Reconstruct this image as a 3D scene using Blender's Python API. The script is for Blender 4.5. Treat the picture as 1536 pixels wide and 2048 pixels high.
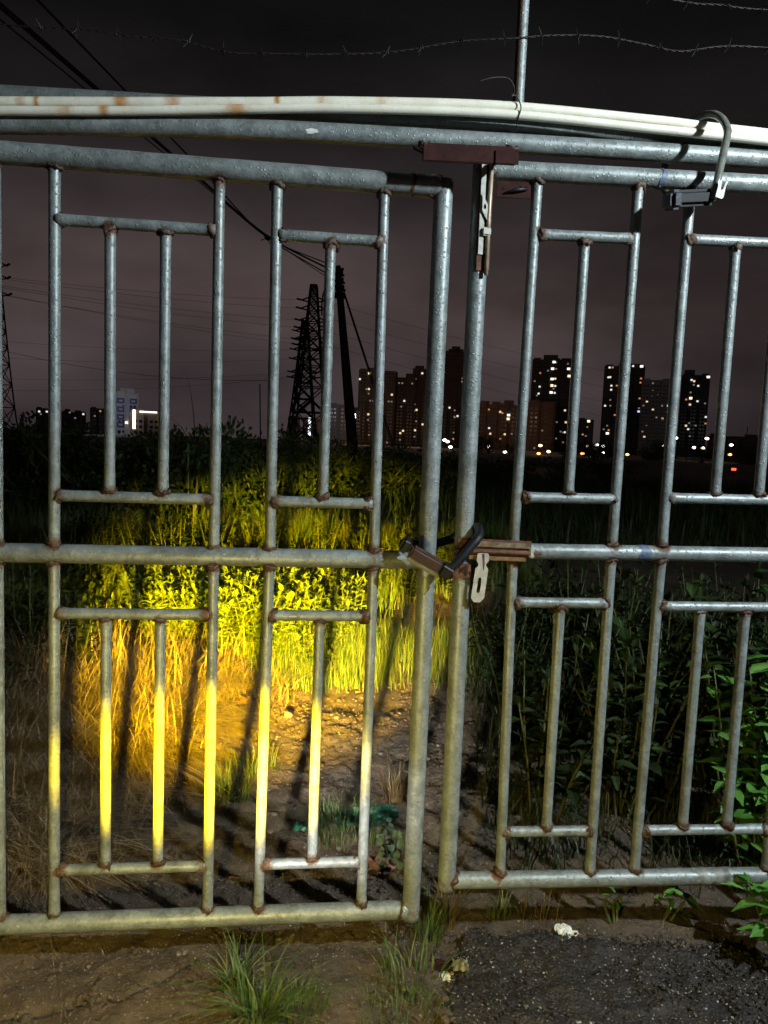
import bpy, bmesh, math, random
import numpy as np
from mathutils import Vector, Matrix

for _o in list(bpy.data.objects):
    bpy.data.objects.remove(_o)
SC = bpy.context.scene
COL = SC.collection
rnd = random.Random(11)
rng = np.random.default_rng(5)

# ------------------------------------------------------------------ camera
cam_data = bpy.data.cameras.new('camera')
cam = bpy.data.objects.new('camera', cam_data)
COL.objects.link(cam)
PITCH, ROLL = 0.0949, 0.0394
fw = Vector((0, math.cos(PITCH), -math.sin(PITCH)))
r0 = Vector((1, 0, 0))
u0 = r0.cross(fw)
rt = r0 * math.cos(ROLL) + u0 * math.sin(ROLL)
up = u0 * math.cos(ROLL) - r0 * math.sin(ROLL)
cam.matrix_world = Matrix(((rt.x, up.x, -fw.x, 0), (rt.y, up.y, -fw.y, 0), (rt.z, up.z, -fw.z, 1.5), (0, 0, 0, 1)))
cam_data.sensor_fit = 'AUTO'
cam_data.sensor_width = 36.0
cam_data.lens = 36.0 * 1440 / 2048
cam_data.clip_start = 0.05
cam_data.clip_end = 8000
SC.camera = cam
SC.render.resolution_x, SC.render.resolution_y = 768, 1024

# ------------------------------------------------------------------ night sky over a lit city
world = bpy.data.worlds.new('World')
SC.world = world
world.use_nodes = True
nt = world.node_tree
nt.nodes.clear()
def N(t, kind, **kw):
    n = t.nodes.new(kind)
    for k, v in kw.items():
        setattr(n, k, v)
    return n
wo = N(nt, 'ShaderNodeOutputWorld')
bg = N(nt, 'ShaderNodeBackground')
geo = N(nt, 'ShaderNodeTexCoord')
sep = N(nt, 'ShaderNodeSeparateXYZ')
nt.links.new(geo.outputs['Generated'], sep.inputs[0])
ramp = N(nt, 'ShaderNodeValToRGB')
els = ramp.color_ramp.elements
els[0].position = 0.0
els[0].color = (0.043, 0.032, 0.035, 1)
els[1].position = 1.0
els[1].color = (0.0055, 0.0055, 0.0062, 1)
for pos, c in ((0.09, (0.060, 0.044, 0.047, 1)), (0.18, (0.066, 0.047, 0.046, 1)), (0.27, (0.040, 0.030, 0.031, 1)), (0.37, (0.017, 0.0140, 0.0145, 1)), (0.46, (0.0080, 0.0074, 0.0078, 1)), (0.6, (0.0058, 0.0058, 0.0064, 1))):
    e = els.new(pos)
    e.color = c
nt.links.new(sep.outputs['Z'], ramp.inputs[0])
# low cloud lit from below by the city: soft patches
mp = N(nt, 'ShaderNodeMapping')
mp.inputs['Scale'].default_value = (1.6, 1.6, 4.2)
mp.inputs['Location'].default_value = (0.35, 0.2, 0.1)
nt.links.new(geo.outputs['Generated'], mp.inputs[0])
no = N(nt, 'ShaderNodeTexNoise')
no.inputs['Scale'].default_value = 1.5
no.inputs['Detail'].default_value = 5
no.inputs['Roughness'].default_value = 0.5
nt.links.new(mp.outputs[0], no.inputs[0])
mr = N(nt, 'ShaderNodeMapRange')
mr.inputs[1].default_value = 0.3
mr.inputs[2].default_value = 0.7
mr.inputs[3].default_value = 0.48
mr.inputs[4].default_value = 1.5
nt.links.new(no.outputs[0], mr.inputs[0])
mx = N(nt, 'ShaderNodeVectorMath', operation='SCALE')
nt.links.new(ramp.outputs[0], mx.inputs[0])
nt.links.new(mr.outputs[0], mx.inputs['Scale'])
# the glow is strongest over the town, straight beyond the gate
dt = N(nt, 'ShaderNodeVectorMath', operation='DOT_PRODUCT')
dt.inputs[1].default_value = Vector((-0.16, 1.0, 0.12)).normalized()
nt.links.new(geo.outputs['Generated'], dt.inputs[0])
gl = N(nt, 'ShaderNodeMapRange', interpolation_type='SMOOTHSTEP')
for i_, v_ in ((1, 0.80), (2, 1.0), (3, 0.52), (4, 1.05)): gl.inputs[i_].default_value = v_
nt.links.new(dt.outputs['Value'], gl.inputs[0])
mx2 = N(nt, 'ShaderNodeVectorMath', operation='SCALE')
nt.links.new(mx.outputs[0], mx2.inputs[0])
nt.links.new(gl.outputs[0], mx2.inputs['Scale'])
nt.links.new(mx2.outputs[0], bg.inputs[0])
bg.inputs[1].default_value = 1.0
nt.links.new(bg.outputs[0], wo.inputs[0])

# faint cool sun lamp added as fill, no such source in view
faint_fill_sun_d = bpy.data.lights.new('moon', 'SUN')
faint_fill_sun_d.energy = 0.006
faint_fill_sun_d.angle = math.radians(10)
faint_fill_sun_d.color = (0.9, 0.95, 1.0)
moon = bpy.data.objects.new('moon', faint_fill_sun_d)
moon.rotation_euler = (math.radians(40), 0, math.radians(-60))
COL.objects.link(moon)

def aim(o, target):
    d = Vector(target) - o.location
    o.rotation_euler = d.to_track_quat('-Z', 'Y').to_euler()
def spot(name, loc, target, energy, color, size, blend, radius, falloff=None, sx=1.0):
    d = bpy.data.lights.new(name, 'SPOT')
    d.energy = energy
    d.color = color
    d.spot_size = math.radians(size)
    d.spot_blend = blend
    d.shadow_soft_size = radius
    if falloff:
        d.use_nodes = True
        t = d.node_tree
        em = [n for n in t.nodes if n.type == 'EMISSION'][0]
        lf = t.nodes.new('ShaderNodeLightFalloff')
        lf.inputs[0].default_value = 1.0
        # reflector optics: the beam spreads as if from a virtual source `falloff` metres behind the lens
        def mth(op, a_, b_):
            n_ = t.nodes.new('ShaderNodeMath'); n_.operation = op
            for i_, v_ in enumerate((a_, b_)):
                if isinstance(v_, float): n_.inputs[i_].default_value = v_
                else: t.links.new(v_, n_.inputs[i_])
            return n_.outputs[0]
        dist = mth('DIVIDE', lf.outputs['Linear'], lf.outputs['Quadratic'])
        den = mth('ADD', mth('DIVIDE', dist, float(falloff)), 1.0)
        t.links.new(mth('DIVIDE', lf.outputs['Constant'], mth('MULTIPLY', den, den)), em.inputs['Strength'])
    o = bpy.data.objects.new(name, d)
    o.location = loc
    o.scale = (sx, 1, 1)
    aim(o, target)
    COL.objects.link(o)
    return o
# scooter headlamp standing beside the photographer: focused yellow beam with a whiter lower rim, and its wide spill
HL = (-0.31, 0.53, 0.76)
spot('headlamp_beam', HL, (-0.80, 5.3, 0.135), 2700, (1.0, 0.63, 0.004), 20.5, 1.0, 0.022, 6.0, 1.9)
spot('headlamp_rim', HL, (-0.17, 2.0, 0.44), 230, (0.95, 0.93, 0.98), 22, 1.0, 0.022, 4.0, 1.2)
spot('headlamp_spill', HL, (-0.45, 2.0, -0.02), 105, (1.0, 0.77, 0.17), 125, 0.9, 0.022)
# white street lamp to the right, behind the photographer
sl_d = bpy.data.lights.new('street_light', 'POINT')
sl_d.energy = 690
sl_d.color = (0.83, 0.95, 1.0)
sl_d.shadow_soft_size = 0.06
sl = bpy.data.objects.new('street_light', sl_d)
sl.location = (2.45, 0.2, 3.2)
COL.objects.link(sl)

SC.view_settings.view_transform = 'Standard'
SC.view_settings.look = 'None'
SC.view_settings.exposure = 0
SC.view_settings.gamma = 1
SC.view_settings.use_curve_mapping = False
SC.render.engine = 'CYCLES'
SC.cycles.use_denoising = True
SC.cycles.max_bounces = 5

# ------------------------------------------------------------------ helpers
def tag(o, label=None, cat=None, group=None, kind=None):
    if label: o['label'] = label
    if cat: o['category'] = cat
    if group: o['group'] = group
    if kind: o['kind'] = kind
    return o
def link(o, parent=None):
    COL.objects.link(o)
    if parent is not None:
        o.parent = parent
    return o
def empty(name, loc=(0, 0, 0), rz=0.0):
    o = bpy.data.objects.new(name, None)
    o.empty_display_size = 0.1
    o.location = loc
    o.rotation_euler = (0, 0, rz)
    COL.objects.link(o)
    return o
def mesh(name, V, Fc, mat=None, smooth=False, attrs=None):
    me = bpy.data.meshes.new(name)
    if isinstance(V, np.ndarray): V = V.tolist()
    if isinstance(Fc, np.ndarray): Fc = Fc.tolist()
    me.from_pydata(V, [], Fc)
    if mat: me.materials.append(mat)
    if smooth:
        me.polygons.foreach_set('use_smooth', [True] * len(me.polygons))
    for k, a in (attrs or {}).items():
        at = me.attributes.new(k, 'FLOAT', 'POINT')
        at.data.foreach_set('value', np.asarray(a, dtype=np.float32))
    me.update()
    return me
def mobj(name, V, Fc, mat, parent=None, smooth=False, attrs=None):
    return link(bpy.data.objects.new(name, mesh(name, V, Fc, mat, smooth, attrs)), parent)
class MB:
    def __init__(s):
        s.V = []; s.F = []
    def add(s, V, Fc):
        b = len(s.V)
        s.V += [tuple(v) for v in V]
        s.F += [tuple(i + b for i in f) for f in Fc]
    def box(s, c, h, rot=None):
        vs = []
        for z in (-1, 1):
            for x, y in ((-1, -1), (1, -1), (1, 1), (-1, 1)):
                v = Vector((x * h[0], y * h[1], z * h[2]))
                if rot is not None: v = rot @ v
                vs.append(v + Vector(c))
        s.add(vs, [(0, 3, 2, 1), (4, 5, 6, 7), (0, 1, 5, 4), (1, 2, 6, 5), (2, 3, 7, 6), (3, 0, 4, 7)])
    def tube(s, pts, rad, n=10, cap=True):
        V, Fc = tube(pts, rad, n, cap)
        s.add(V, Fc)
    def obj(s, name, mat, parent=None, smooth=False):
        return mobj(name, s.V, s.F, mat, parent, smooth)
def tube(pts, rad, n=10, cap=True):
    pts = [Vector(p) for p in pts]
    m = len(pts)
    if not hasattr(rad, '__len__'): rad = [rad] * m
    V = []; Fc = []
    t = (pts[1] - pts[0]).normalized()
    a = Vector((0, 0, 1)) if abs(t.z) < 0.9 else Vector((1, 0, 0))
    x = t.cross(a).normalized()
    for i in range(m):
        if i == 0: t = pts[1] - pts[0]
        elif i == m - 1: t = pts[-1] - pts[-2]
        else: t = pts[i + 1] - pts[i - 1]
        t.normalize()
        x = (x - t * x.dot(t)).normalized()
        y = t.cross(x)
        for k in range(n):
            an = 2 * math.pi * k / n
            V.append(pts[i] + (x * math.cos(an) + y * math.sin(an)) * rad[i])
    for i in range(m - 1):
        for k in range(n):
            k2 = (k + 1) % n
            Fc.append((i * n + k, i * n + k2, (i + 1) * n + k2, (i + 1) * n + k))
    if cap:
        Fc.append(tuple(range(n))[::-1])
        Fc.append(tuple((m - 1) * n + k for k in range(n)))
    return V, Fc
def smooth_path(P, per=8):
    P = [Vector(p) for p in P]
    Q = [P[0] * 2 - P[1]] + P + [P[-1] * 2 - P[-2]]
    out = []
    for i in range(1, len(Q) - 2):
        for j in range(per):
            t = j / per
            a, b, c, d = Q[i - 1], Q[i], Q[i + 1], Q[i + 2]
            out.append(0.5 * ((2 * b) + (c - a) * t + (2 * a - 5 * b + 4 * c - d) * t * t + (3 * b - a - 3 * c + d) * t ** 3))
    out.append(P[-1])
    return out
def bevel_box(name, size, mat, parent=None, loc=(0, 0, 0), rot=(0, 0, 0), bev=0.003, seg=2):
    bm = bmesh.new()
    bmesh.ops.create_cube(bm, size=1)
    bmesh.ops.scale(bm, vec=size, verts=bm.verts)
    bmesh.ops.bevel(bm, geom=bm.edges[:], offset=bev, segments=seg, affect='EDGES')
    me = bpy.data.meshes.new(name)
    bm.to_mesh(me); bm.free()
    me.materials.append(mat)
    o = bpy.data.objects.new(name, me)
    o.location = loc; o.rotation_euler = rot
    return link(o, parent)
# value noise
_lat = rng.random((256, 256))
def vnoise(x, y, s):
    x = np.asarray(x) * s + 37.3; y = np.asarray(y) * s + 91.7
    xi = np.floor(x).astype(int); yi = np.floor(y).astype(int)
    fx = x - xi; fy = y - yi
    fx = fx * fx * (3 - 2 * fx); fy = fy * fy * (3 - 2 * fy)
    g = lambda a, b: _lat[a % 256, b % 256]
    return (g(xi, yi) * (1 - fx) * (1 - fy) + g(xi + 1, yi) * fx * (1 - fy) + g(xi, yi + 1) * (1 - fx) * fy + g(xi + 1, yi + 1) * fx * fy) - 0.5
def sstep(a, b, x):
    t = np.clip((np.asarray(x, float) - a) / (b - a), 0, 1)
    return t * t * (3 - 2 * t)

# ------------------------------------------------------------------ materials
def newmat(name):
    m = bpy.data.materials.new(name)
    m.use_nodes = True
    t = m.node_tree
    return m, t, t.nodes['Principled BSDF']
def mixc(t, fac, a, b):
    n = t.nodes.new('ShaderNodeMix'); n.data_type = 'RGBA'
    for sock, v in ((n.inputs[0], fac), (n.inputs[6], a), (n.inputs[7], b)):
        if isinstance(v, (tuple, float, int)): sock.default_value = v if not isinstance(v, tuple) or len(v) == 4 else (*v, 1)
        else: t.links.new(v, sock)
    return n.outputs[2]
def noise(t, scale, detail=4, rough=0.55, vec=None, dist=0.0):
    n = t.nodes.new('ShaderNodeTexNoise')
    n.inputs['Scale'].default_value = scale; n.inputs['Detail'].default_value = detail
    n.inputs['Roughness'].default_value = rough; n.inputs['Distortion'].default_value = dist
    if vec is not None: t.links.new(vec, n.inputs['Vector'])
    return n.outputs[0]
def rng_(t, v, a, b, c=0.0, d=1.0):
    n = t.nodes.new('ShaderNodeMapRange')
    t.links.new(v, n.inputs[0])
    for i, q in enumerate((a, b, c, d)): n.inputs[i + 1].default_value = q
    return n.outputs[0]
def math_(t, op, a, b):
    n = t.nodes.new('ShaderNodeMath'); n.operation = op
    for i, v in enumerate((a, b)):
        if isinstance(v, (float, int)): n.inputs[i].default_value = v
        else: t.links.new(v, n.inputs[i])
    return n.outputs[0]
def objco(t): return t.nodes.new('ShaderNodeTexCoord').outputs['Object']
def bump(t, h, strength, dist, prev=None):
    n = t.nodes.new('ShaderNodeBump')
    n.inputs['Strength'].default_value = strength; n.inputs['Distance'].default_value = dist
    t.links.new(h, n.inputs['Height'])
    if prev is not None: t.links.new(prev, n.inputs['Normal'])
    return n.outputs[0]
def attr(t, name):
    n = t.nodes.new('ShaderNodeAttribute'); n.attribute_name = name
    return n.outputs['Fac']

def galvanised(name, c1=(0.13, 0.15, 0.15), c2=(0.31, 0.345, 0.34), metal=0.30, rough=0.46, painted=None):
    m, t, b = newmat(name)
    co = objco(t)
    spangle = t.nodes.new('ShaderNodeTexVoronoi'); spangle.inputs['Scale'].default_value = 130
    t.links.new(co, spangle.inputs['Vector'])
    bw = t.nodes.new('ShaderNodeSeparateColor'); t.links.new(spangle.outputs['Color'], bw.inputs[0])
    n1 = noise(t, 26, 6, 0.65, co)
    f = math_(t, 'ADD', math_(t, 'MULTIPLY', bw.outputs[0], 0.35), math_(t, 'MULTIPLY', rng_(t, n1, 0.3, 0.7), 0.65))
    col = mixc(t, f, c1, c2)
    # chalky grey scuffs and dark weathering streaks
    n2 = noise(t, 7, 6, 0.7, co, 0.4)
    col = mixc(t, rng_(t, n2, 0.48, 0.70, 0, 0.75), col, (0.10, 0.105, 0.09))
    n5 = noise(t, 34, 5, 0.75, co, 0.8)
    col = mixc(t, rng_(t, n5, 0.56, 0.68, 0, 0.6), col, (0.085, 0.085, 0.072))
    n3 = noise(t, 90, 3, 0.6, co)
    col = mixc(t, rng_(t, n3, 0.62, 0.72, 0, 0.5), col, (0.46, 0.48, 0.47))
    # rust where the attribute says so, edges broken up by noise
    ra = attr(t, 'rust')
    nr = noise(t, 75, 6, 0.7, co)
    rf = rng_(t, math_(t, 'ADD', ra, math_(t, 'MULTIPLY', math_(t, 'SUBTRACT', nr, 0.5), 0.9)), 0.38, 0.62)
    rcol = mixc(t, rng_(t, noise(t, 160, 4, 0.6, co), 0.35, 0.65), (0.040, 0.022, 0.014), (0.125, 0.060, 0.028))
    col = mixc(t, rf, col, rcol)
    t.links.new(col, b.inputs['Base Color'])
    t.links.new(rng_(t, rf, 0, 1, metal, 0.0), b.inputs['Metallic'])
    t.links.new(math_(t, 'ADD', rng_(t, n1, 0.3, 0.7, rough - 0.1, rough + 0.1), math_(t, 'MULTIPLY', rf, 0.3)), b.inputs['Roughness'])
    drop = t.nodes.new('ShaderNodeTexVoronoi'); drop.inputs['Scale'].default_value = 95
    t.links.new(co, drop.inputs['Vector'])
    d = rng_(t, drop.outputs['Distance'], 0.30, 0.10)
    nm = bump(t, noise(t, 210, 4, 0.6, co), 0.25, 0.0012)
    nm = bump(t, d, 0.5, 0.0022, nm)
    t.links.new(nm, b.inputs['Normal'])
    return m
M_GALV = galvanised('galvanised_steel')
M_GALV2 = galvanised('galvanised_steel_dull', (0.11, 0.13, 0.128), (0.22, 0.25, 0.245), 0.3, 0.5)

def simple(name, c1, c2, scale=30, rough=0.6, metal=0.0, bstr=0.3, bdist=0.002, bscale=None, detail=5):
    m, t, b = newmat(name)
    co = objco(t)
    n1 = noise(t, scale, detail, 0.62, co)
    t.links.new(mixc(t, rng_(t, n1, 0.32, 0.68), c1, c2), b.inputs['Base Color'])
    b.inputs['Roughness'].default_value = rough
    b.inputs['Metallic'].default_value = metal
    if bstr:
        t.links.new(bump(t, noise(t, bscale or scale * 3, 4, 0.6, co), bstr, bdist), b.inputs['Normal'])
    return m
M_RUST = simple('rusty_steel', (0.045, 0.022, 0.014), (0.16, 0.065, 0.028), 60, 0.75, 0.1, 0.6, 0.003)
M_WELD = simple('weld_bead', (0.022, 0.014, 0.010), (0.105, 0.052, 0.030), 150, 0.5, 0.2, 0.7, 0.003)
M_PRIMER = simple('red_brown_primer', (0.018, 0.006, 0.005), (0.040, 0.013, 0.010), 25, 0.8, 0.0, 0.5)
M_PRIMER.node_tree.nodes['Principled BSDF'].inputs['Specular IOR Level'].default_value = 0.15
M_BLACK = simple('black_plastic', (0.005, 0.0055, 0.007), (0.011, 0.0115, 0.014), 40, 0.5, 0.0, 0.15)
M_BLACK.node_tree.nodes['Principled BSDF'].inputs['Specular IOR Level'].default_value = 0.3
M_OLIVE = simple('worn_lock_edge', (0.12, 0.11, 0.055), (0.22, 0.20, 0.11), 50, 0.45, 0.3, 0.2)
M_BROWN = simple('brown_lock_paint', (0.034, 0.015, 0.010), (0.062, 0.026, 0.018), 45, 0.7, 0.0, 0.2)
M_ZINC = simple('zinc_plate', (0.36, 0.35, 0.31), (0.58, 0.57, 0.52), 45, 0.45, 0.3, 0.2)
M_WIRE = simple('dark_wire', (0.004, 0.0036, 0.003), (0.013, 0.011, 0.009), 80, 0.6, 0.1, 0.2)
M_CABLE = simple('cable_sheath', (0.010, 0.010, 0.011), (0.018, 0.018, 0.019), 4, 0.7, 0.0, 0)
M_BLUE = simple('blue_tape', (0.03, 0.05, 0.12), (0.12, 0.16, 0.24), 90, 0.5, 0, 0.2)
M_WHITE = simple('white_scrap', (0.55, 0.55, 0.52), (0.80, 0.80, 0.77), 50, 0.6, 0, 0.3)
M_TAPE = simple('grey_tape', (0.05, 0.055, 0.05), (0.26, 0.27, 0.24), 35, 0.5, 0, 0.4)
M_NET = simple('green_net', (0.003, 0.05, 0.027), (0.008, 0.12, 0.066), 60, 0.45, 0, 0.5, 0.003)
M_WOOD = simple('old_board', (0.06, 0.05, 0.03), (0.14, 0.12, 0.08), 20, 0.8, 0, 0.4)
M_STONE = simple('pale_stone', (0.12, 0.105, 0.08), (0.28, 0.25, 0.20), 30, 0.8, 0, 0.5)
M_TILE = simple('red_brick_scrap', (0.13, 0.06, 0.04), (0.22, 0.11, 0.075), 30, 0.85, 0, 0.5)
M_PYLON = simple('pylon_steel', (0.012, 0.011, 0.011), (0.02, 0.018, 0.018), 1, 0.7, 0.2, 0)
M_POLE = simple('weathered_pole', (0.012, 0.011, 0.010), (0.02, 0.018, 0.016), 2, 0.85, 0, 0.2, 0.01)

def cream():
    m, t, b = newmat('cream_plastic')
    co = objco(t)
    n1 = noise(t, 14, 4, 0.6, co)
    col = mixc(t, rng_(t, n1, 0.35, 0.65), (0.66, 0.62, 0.50), (0.75, 0.72, 0.62))
    n2 = noise(t, 60, 5, 0.7, co)
    col = mixc(t, rng_(t, n2, 0.58, 0.75, 0, 0.35), col, (0.45, 0.38, 0.22))
    ra = attr(t, 'rust')
    rf = rng_(t, math_(t, 'ADD', ra, math_(t, 'MULTIPLY', math_(t, 'SUBTRACT', noise(t, 40, 5, 0.65, co), 0.5), 0.7)), 0.15, 0.70)
    col = mixc(t, rf, col, (0.45, 0.20, 0.045))
    t.links.new(col, b.inputs['Base Color'])
    b.inputs['Roughness'].default_value = 0.4
    drop = t.nodes.new('ShaderNodeTexVoronoi'); drop.inputs['Scale'].default_value = 110
    t.links.new(co, drop.inputs['Vector'])
    t.links.new(bump(t, rng_(t, drop.outputs['Distance'], 0.3, 0.1), 0.3, 0.0015), b.inputs['Normal'])
    return m
M_CREAM = cream()

def foliage(name, cols, rough=0.5, trans=0.3):
    m, t, b = newmat(name)
    r = t.nodes.new('ShaderNodeValToRGB')
    e = r.color_ramp.elements
    e[0].position = 0; e[0].color = (*cols[0], 1)
    e[1].position = 1; e[1].color = (*cols[-1], 1)
    for i, c in enumerate(cols[1:-1]):
        q = e.new((i + 1) / (len(cols) - 1)); q.color = (*c, 1)
    oi = t.nodes.new('ShaderNodeObjectInfo')
    f = math_(t, 'FRACT', math_(t, 'ADD', attr(t, 'tint'), math_(t, 'MULTIPLY', oi.outputs['Random'], 0.35)), 0.0)
    t.links.new(f, r.inputs[0])
    t.links.new(r.outputs[0], b.inputs['Base Color'])
    b.inputs['Roughness'].default_value = rough
    b.inputs['Specular IOR Level'].default_value = 0.35
    tr = t.nodes.new('ShaderNodeBsdfTranslucent')
    t.links.new(r.outputs[0], tr.inputs['Color'])
    ms = t.nodes.new('ShaderNodeMixShader'); ms.inputs[0].default_value = trans
    t.links.new(b.outputs[0], ms.inputs[1]); t.links.new(tr.outputs[0], ms.inputs[2])
    t.links.new(ms.outputs[0], t.nodes['Material Output'].inputs['Surface'])
    return m
M_GRASS = foliage('grass_blades', [(0.06, 0.11, 0.02), (0.10, 0.17, 0.03), (0.15, 0.20, 0.05), (0.24, 0.21, 0.08)])
M_GRASS2 = foliage('tuft_blades', [(0.04, 0.085, 0.02), (0.07, 0.13, 0.03), (0.11, 0.17, 0.05), (0.20, 0.19, 0.08)])
M_GRASS3 = foliage('painted_shade_grass', [(0.018, 0.034, 0.010), (0.03, 0.05, 0.014), (0.05, 0.065, 0.022), (0.07, 0.065, 0.03)])  # darker blade colours stand in for the shade behind the right leaf
M_TAWNY = foliage('tawny_blades', [(0.16, 0.10, 0.05), (0.22, 0.13, 0.06), (0.14, 0.15, 0.05)])
M_DRY = foliage('dry_straw', [(0.115, 0.084, 0.052), (0.20, 0.15, 0.096), (0.33, 0.265, 0.18), (0.145, 0.107, 0.068)], 0.6, 0.1)
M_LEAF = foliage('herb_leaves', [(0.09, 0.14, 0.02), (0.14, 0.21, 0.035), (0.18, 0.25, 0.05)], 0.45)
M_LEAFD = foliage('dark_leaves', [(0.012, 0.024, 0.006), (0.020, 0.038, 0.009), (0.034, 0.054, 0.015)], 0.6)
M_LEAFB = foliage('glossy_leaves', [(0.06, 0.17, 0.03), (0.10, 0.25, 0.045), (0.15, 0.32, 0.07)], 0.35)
M_LEAFM = foliage('shade_toned_leaves', [(0.018, 0.042, 0.010), (0.03, 0.065, 0.014), (0.045, 0.085, 0.02)], 0.5)  # darker version of the glossy leaves, shade put into the leaf colour
M_BUSH = foliage('bush_leaves', [(0.025, 0.045, 0.012), (0.04, 0.07, 0.018), (0.05, 0.085, 0.02)], 0.55)
M_STEM = simple('green_stem', (0.05, 0.07, 0.02), (0.10, 0.10, 0.04), 30, 0.6, 0, 0)

def soil():
    m, t, b = newmat('brown_soil')
    co = objco(t)
    n1 = noise(t, 1.7, 6, 0.6, co, 0.3)
    n2 = noise(t, 13, 6, 0.68, co)
    n3 = noise(t, 90, 5, 0.7, co)
    col = mixc(t, rng_(t, n1, 0.35, 0.65), (0.048, 0.034, 0.022), (0.135, 0.092, 0.057))
    col = mixc(t, rng_(t, n2, 0.42, 0.70, 0, 0.75), col, (0.033, 0.024, 0.016))
    vo = t.nodes.new('ShaderNodeTexVoronoi'); vo.inputs['Scale'].default_value = 120
    t.links.new(co, vo.inputs['Vector'])
    sc = t.nodes.new('ShaderNodeSeparateColor'); t.links.new(vo.outputs['Color'], sc.inputs[0])
    grit = math_(t, 'MULTIPLY', rng_(t, sc.outputs[0], 0.80, 0.84), rng_(t, vo.outputs['Distance'], 0.42, 0.28))
    col = mixc(t, math_(t, 'MULTIPLY', grit, 0.8), col, mixc(t, sc.outputs[1], (0.13, 0.11, 0.085), (0.27, 0.24, 0.20)))
    col = mixc(t, rng_(t, n3, 0.55, 0.8, 0, 0.6), col, (0.13, 0.095, 0.06))
    # the trodden track is a paler, drier dirt
    pf = math_(t, 'MULTIPLY', attr(t, 'track'), rng_(t, n2, 0.25, 0.6, 0.9, 0.35))
    col = mixc(t, pf, col, mixc(t, n3, (0.13, 0.098, 0.062), (0.25, 0.19, 0.125)))
    t.links.new(col, b.inputs['Base Color'])
    t.links.new(rng_(t, n2, 0.3, 0.7, 0.6, 0.92), b.inputs['Roughness'])
    nm = bump(t, n2, 0.8, 0.03)
    nm = bump(t, n3, 0.9, 0.009, nm)
    nm = bump(t, grit, 0.8, 0.004, nm)
    t.links.new(nm, b.inputs['Normal'])
    return m
M_SOIL = soil()
def asphalt():
    m, t, b = newmat('old_asphalt')
    co = objco(t)
    n1 = noise(t, 5, 6, 0.65, co)
    col = mixc(t, rng_(t, n1, 0.35, 0.65), (0.009, 0.007, 0.006), (0.026, 0.019, 0.015))
    vo = t.nodes.new('ShaderNodeTexVoronoi'); vo.inputs['Scale'].default_value = 95
    t.links.new(co, vo.inputs['Vector'])
    sc = t.nodes.new('ShaderNodeSeparateColor'); t.links.new(vo.outputs['Color'], sc.inputs[0])
    g = math_(t, 'MULTIPLY', rng_(t, sc.outputs[0], 0.55, 0.62), rng_(t, vo.outputs['Distance'], 0.5, 0.3))
    col = mixc(t, math_(t, 'MULTIPLY', g, 0.7), col, mixc(t, sc.outputs[1], (0.02, 0.017, 0.015), (0.075, 0.062, 0.05)))
    g2 = math_(t, 'MULTIPLY', rng_(t, sc.outputs[2], 0.955, 0.965), rng_(t, vo.outputs['Distance'], 0.4, 0.3))
    col = mixc(t, g2, col, (0.34, 0.32, 0.28))
    t.links.new(col, b.inputs['Base Color'])
    b.inputs['Roughness'].default_value = 0.72
    nm = bump(t, n1, 0.5, 0.02)
    nm = bump(t, rng_(t, vo.outputs['Distance'], 0.6, 0.1), 0.7, 0.006, nm)
    t.links.new(nm, b.inputs['Normal'])
    return m
M_ASPH = asphalt()
def emit(name, c, s):
    m, t, b = newmat(name)
    t.nodes.remove(b)
    e = t.nodes.new('ShaderNodeEmission')
    e.inputs[0].default_value = (*c, 1); e.inputs[1].default_value = s
    t.links.new(e.outputs[0], t.nodes['Material Output'].inputs['Surface'])
    return m
EM = {'w': emit('lit_window_white', (1.0, 0.97, 0.88), 0.95), 'W': emit('lit_window_bright', (1.0, 0.93, 0.78), 1.7), 'y': emit('lit_window_warm', (1.0, 0.72, 0.40), 1.0),
      'Y': emit('lit_window_yellow', (1.0, 0.80, 0.48), 1.8), 'o': emit('lit_window_orange', (1.0, 0.42, 0.16), 0.55), 'd': emit('lit_window_dim', (0.95, 0.82, 0.66), 0.2), 'b': emit('lit_window_blue', (0.62, 0.66, 1.0), 1.3)}
EL = {'w': emit('lamp_white', (1.0, 0.97, 0.9), 6), 'y': emit('lamp_warm', (1.0, 0.78, 0.45), 6), 'o': emit('lamp_orange', (1.0, 0.42, 0.10), 4), 'g': emit('lamp_greenish', (0.85, 1.0, 0.92), 6), 'r': emit('lamp_red', (1.0, 0.08, 0.03), 3), 'b': emit('lamp_blue', (0.75, 0.82, 1.0), 6)}

# ------------------------------------------------------------------ ground
CRACK = [(-0.95, 1.72), (-0.84, 1.77), (-0.75, 1.80), (-0.66, 1.81), (-0.60, 1.86), (-0.55, 1.90), (-0.50, 1.97)]
def gh(x, y):
    x = np.asarray(x, float); y = np.asarray(y, float)
    near = 1 - sstep(7, 20, y)
    h = 0.05 * vnoise(x, y, 0.7) + 0.035 * vnoise(x + 3, y, 2.3) + 0.018 * vnoise(x, y + 5, 6.5)
    h = h + near * (0.016 * vnoise(x, y, 15) + 0.011 * vnoise(x, y, 37) + 0.007 * vnoise(x, y, 80))
    xp = -0.12 + 0.11 * (y - 2.0)
    off = np.abs(x - xp)
    h = h + 0.07 * sstep(0.5, 1.0, off) * sstep(2.5, 3.3, y)
    h = h + 0.06 * vnoise(x, y, 0.33) * sstep(4, 8, y) + 0.5 * vnoise(x, y, 0.02) * sstep(20, 60, y)
    h = h - 0.015 * sstep(2.3, 2.0, y) 
    return h
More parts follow.
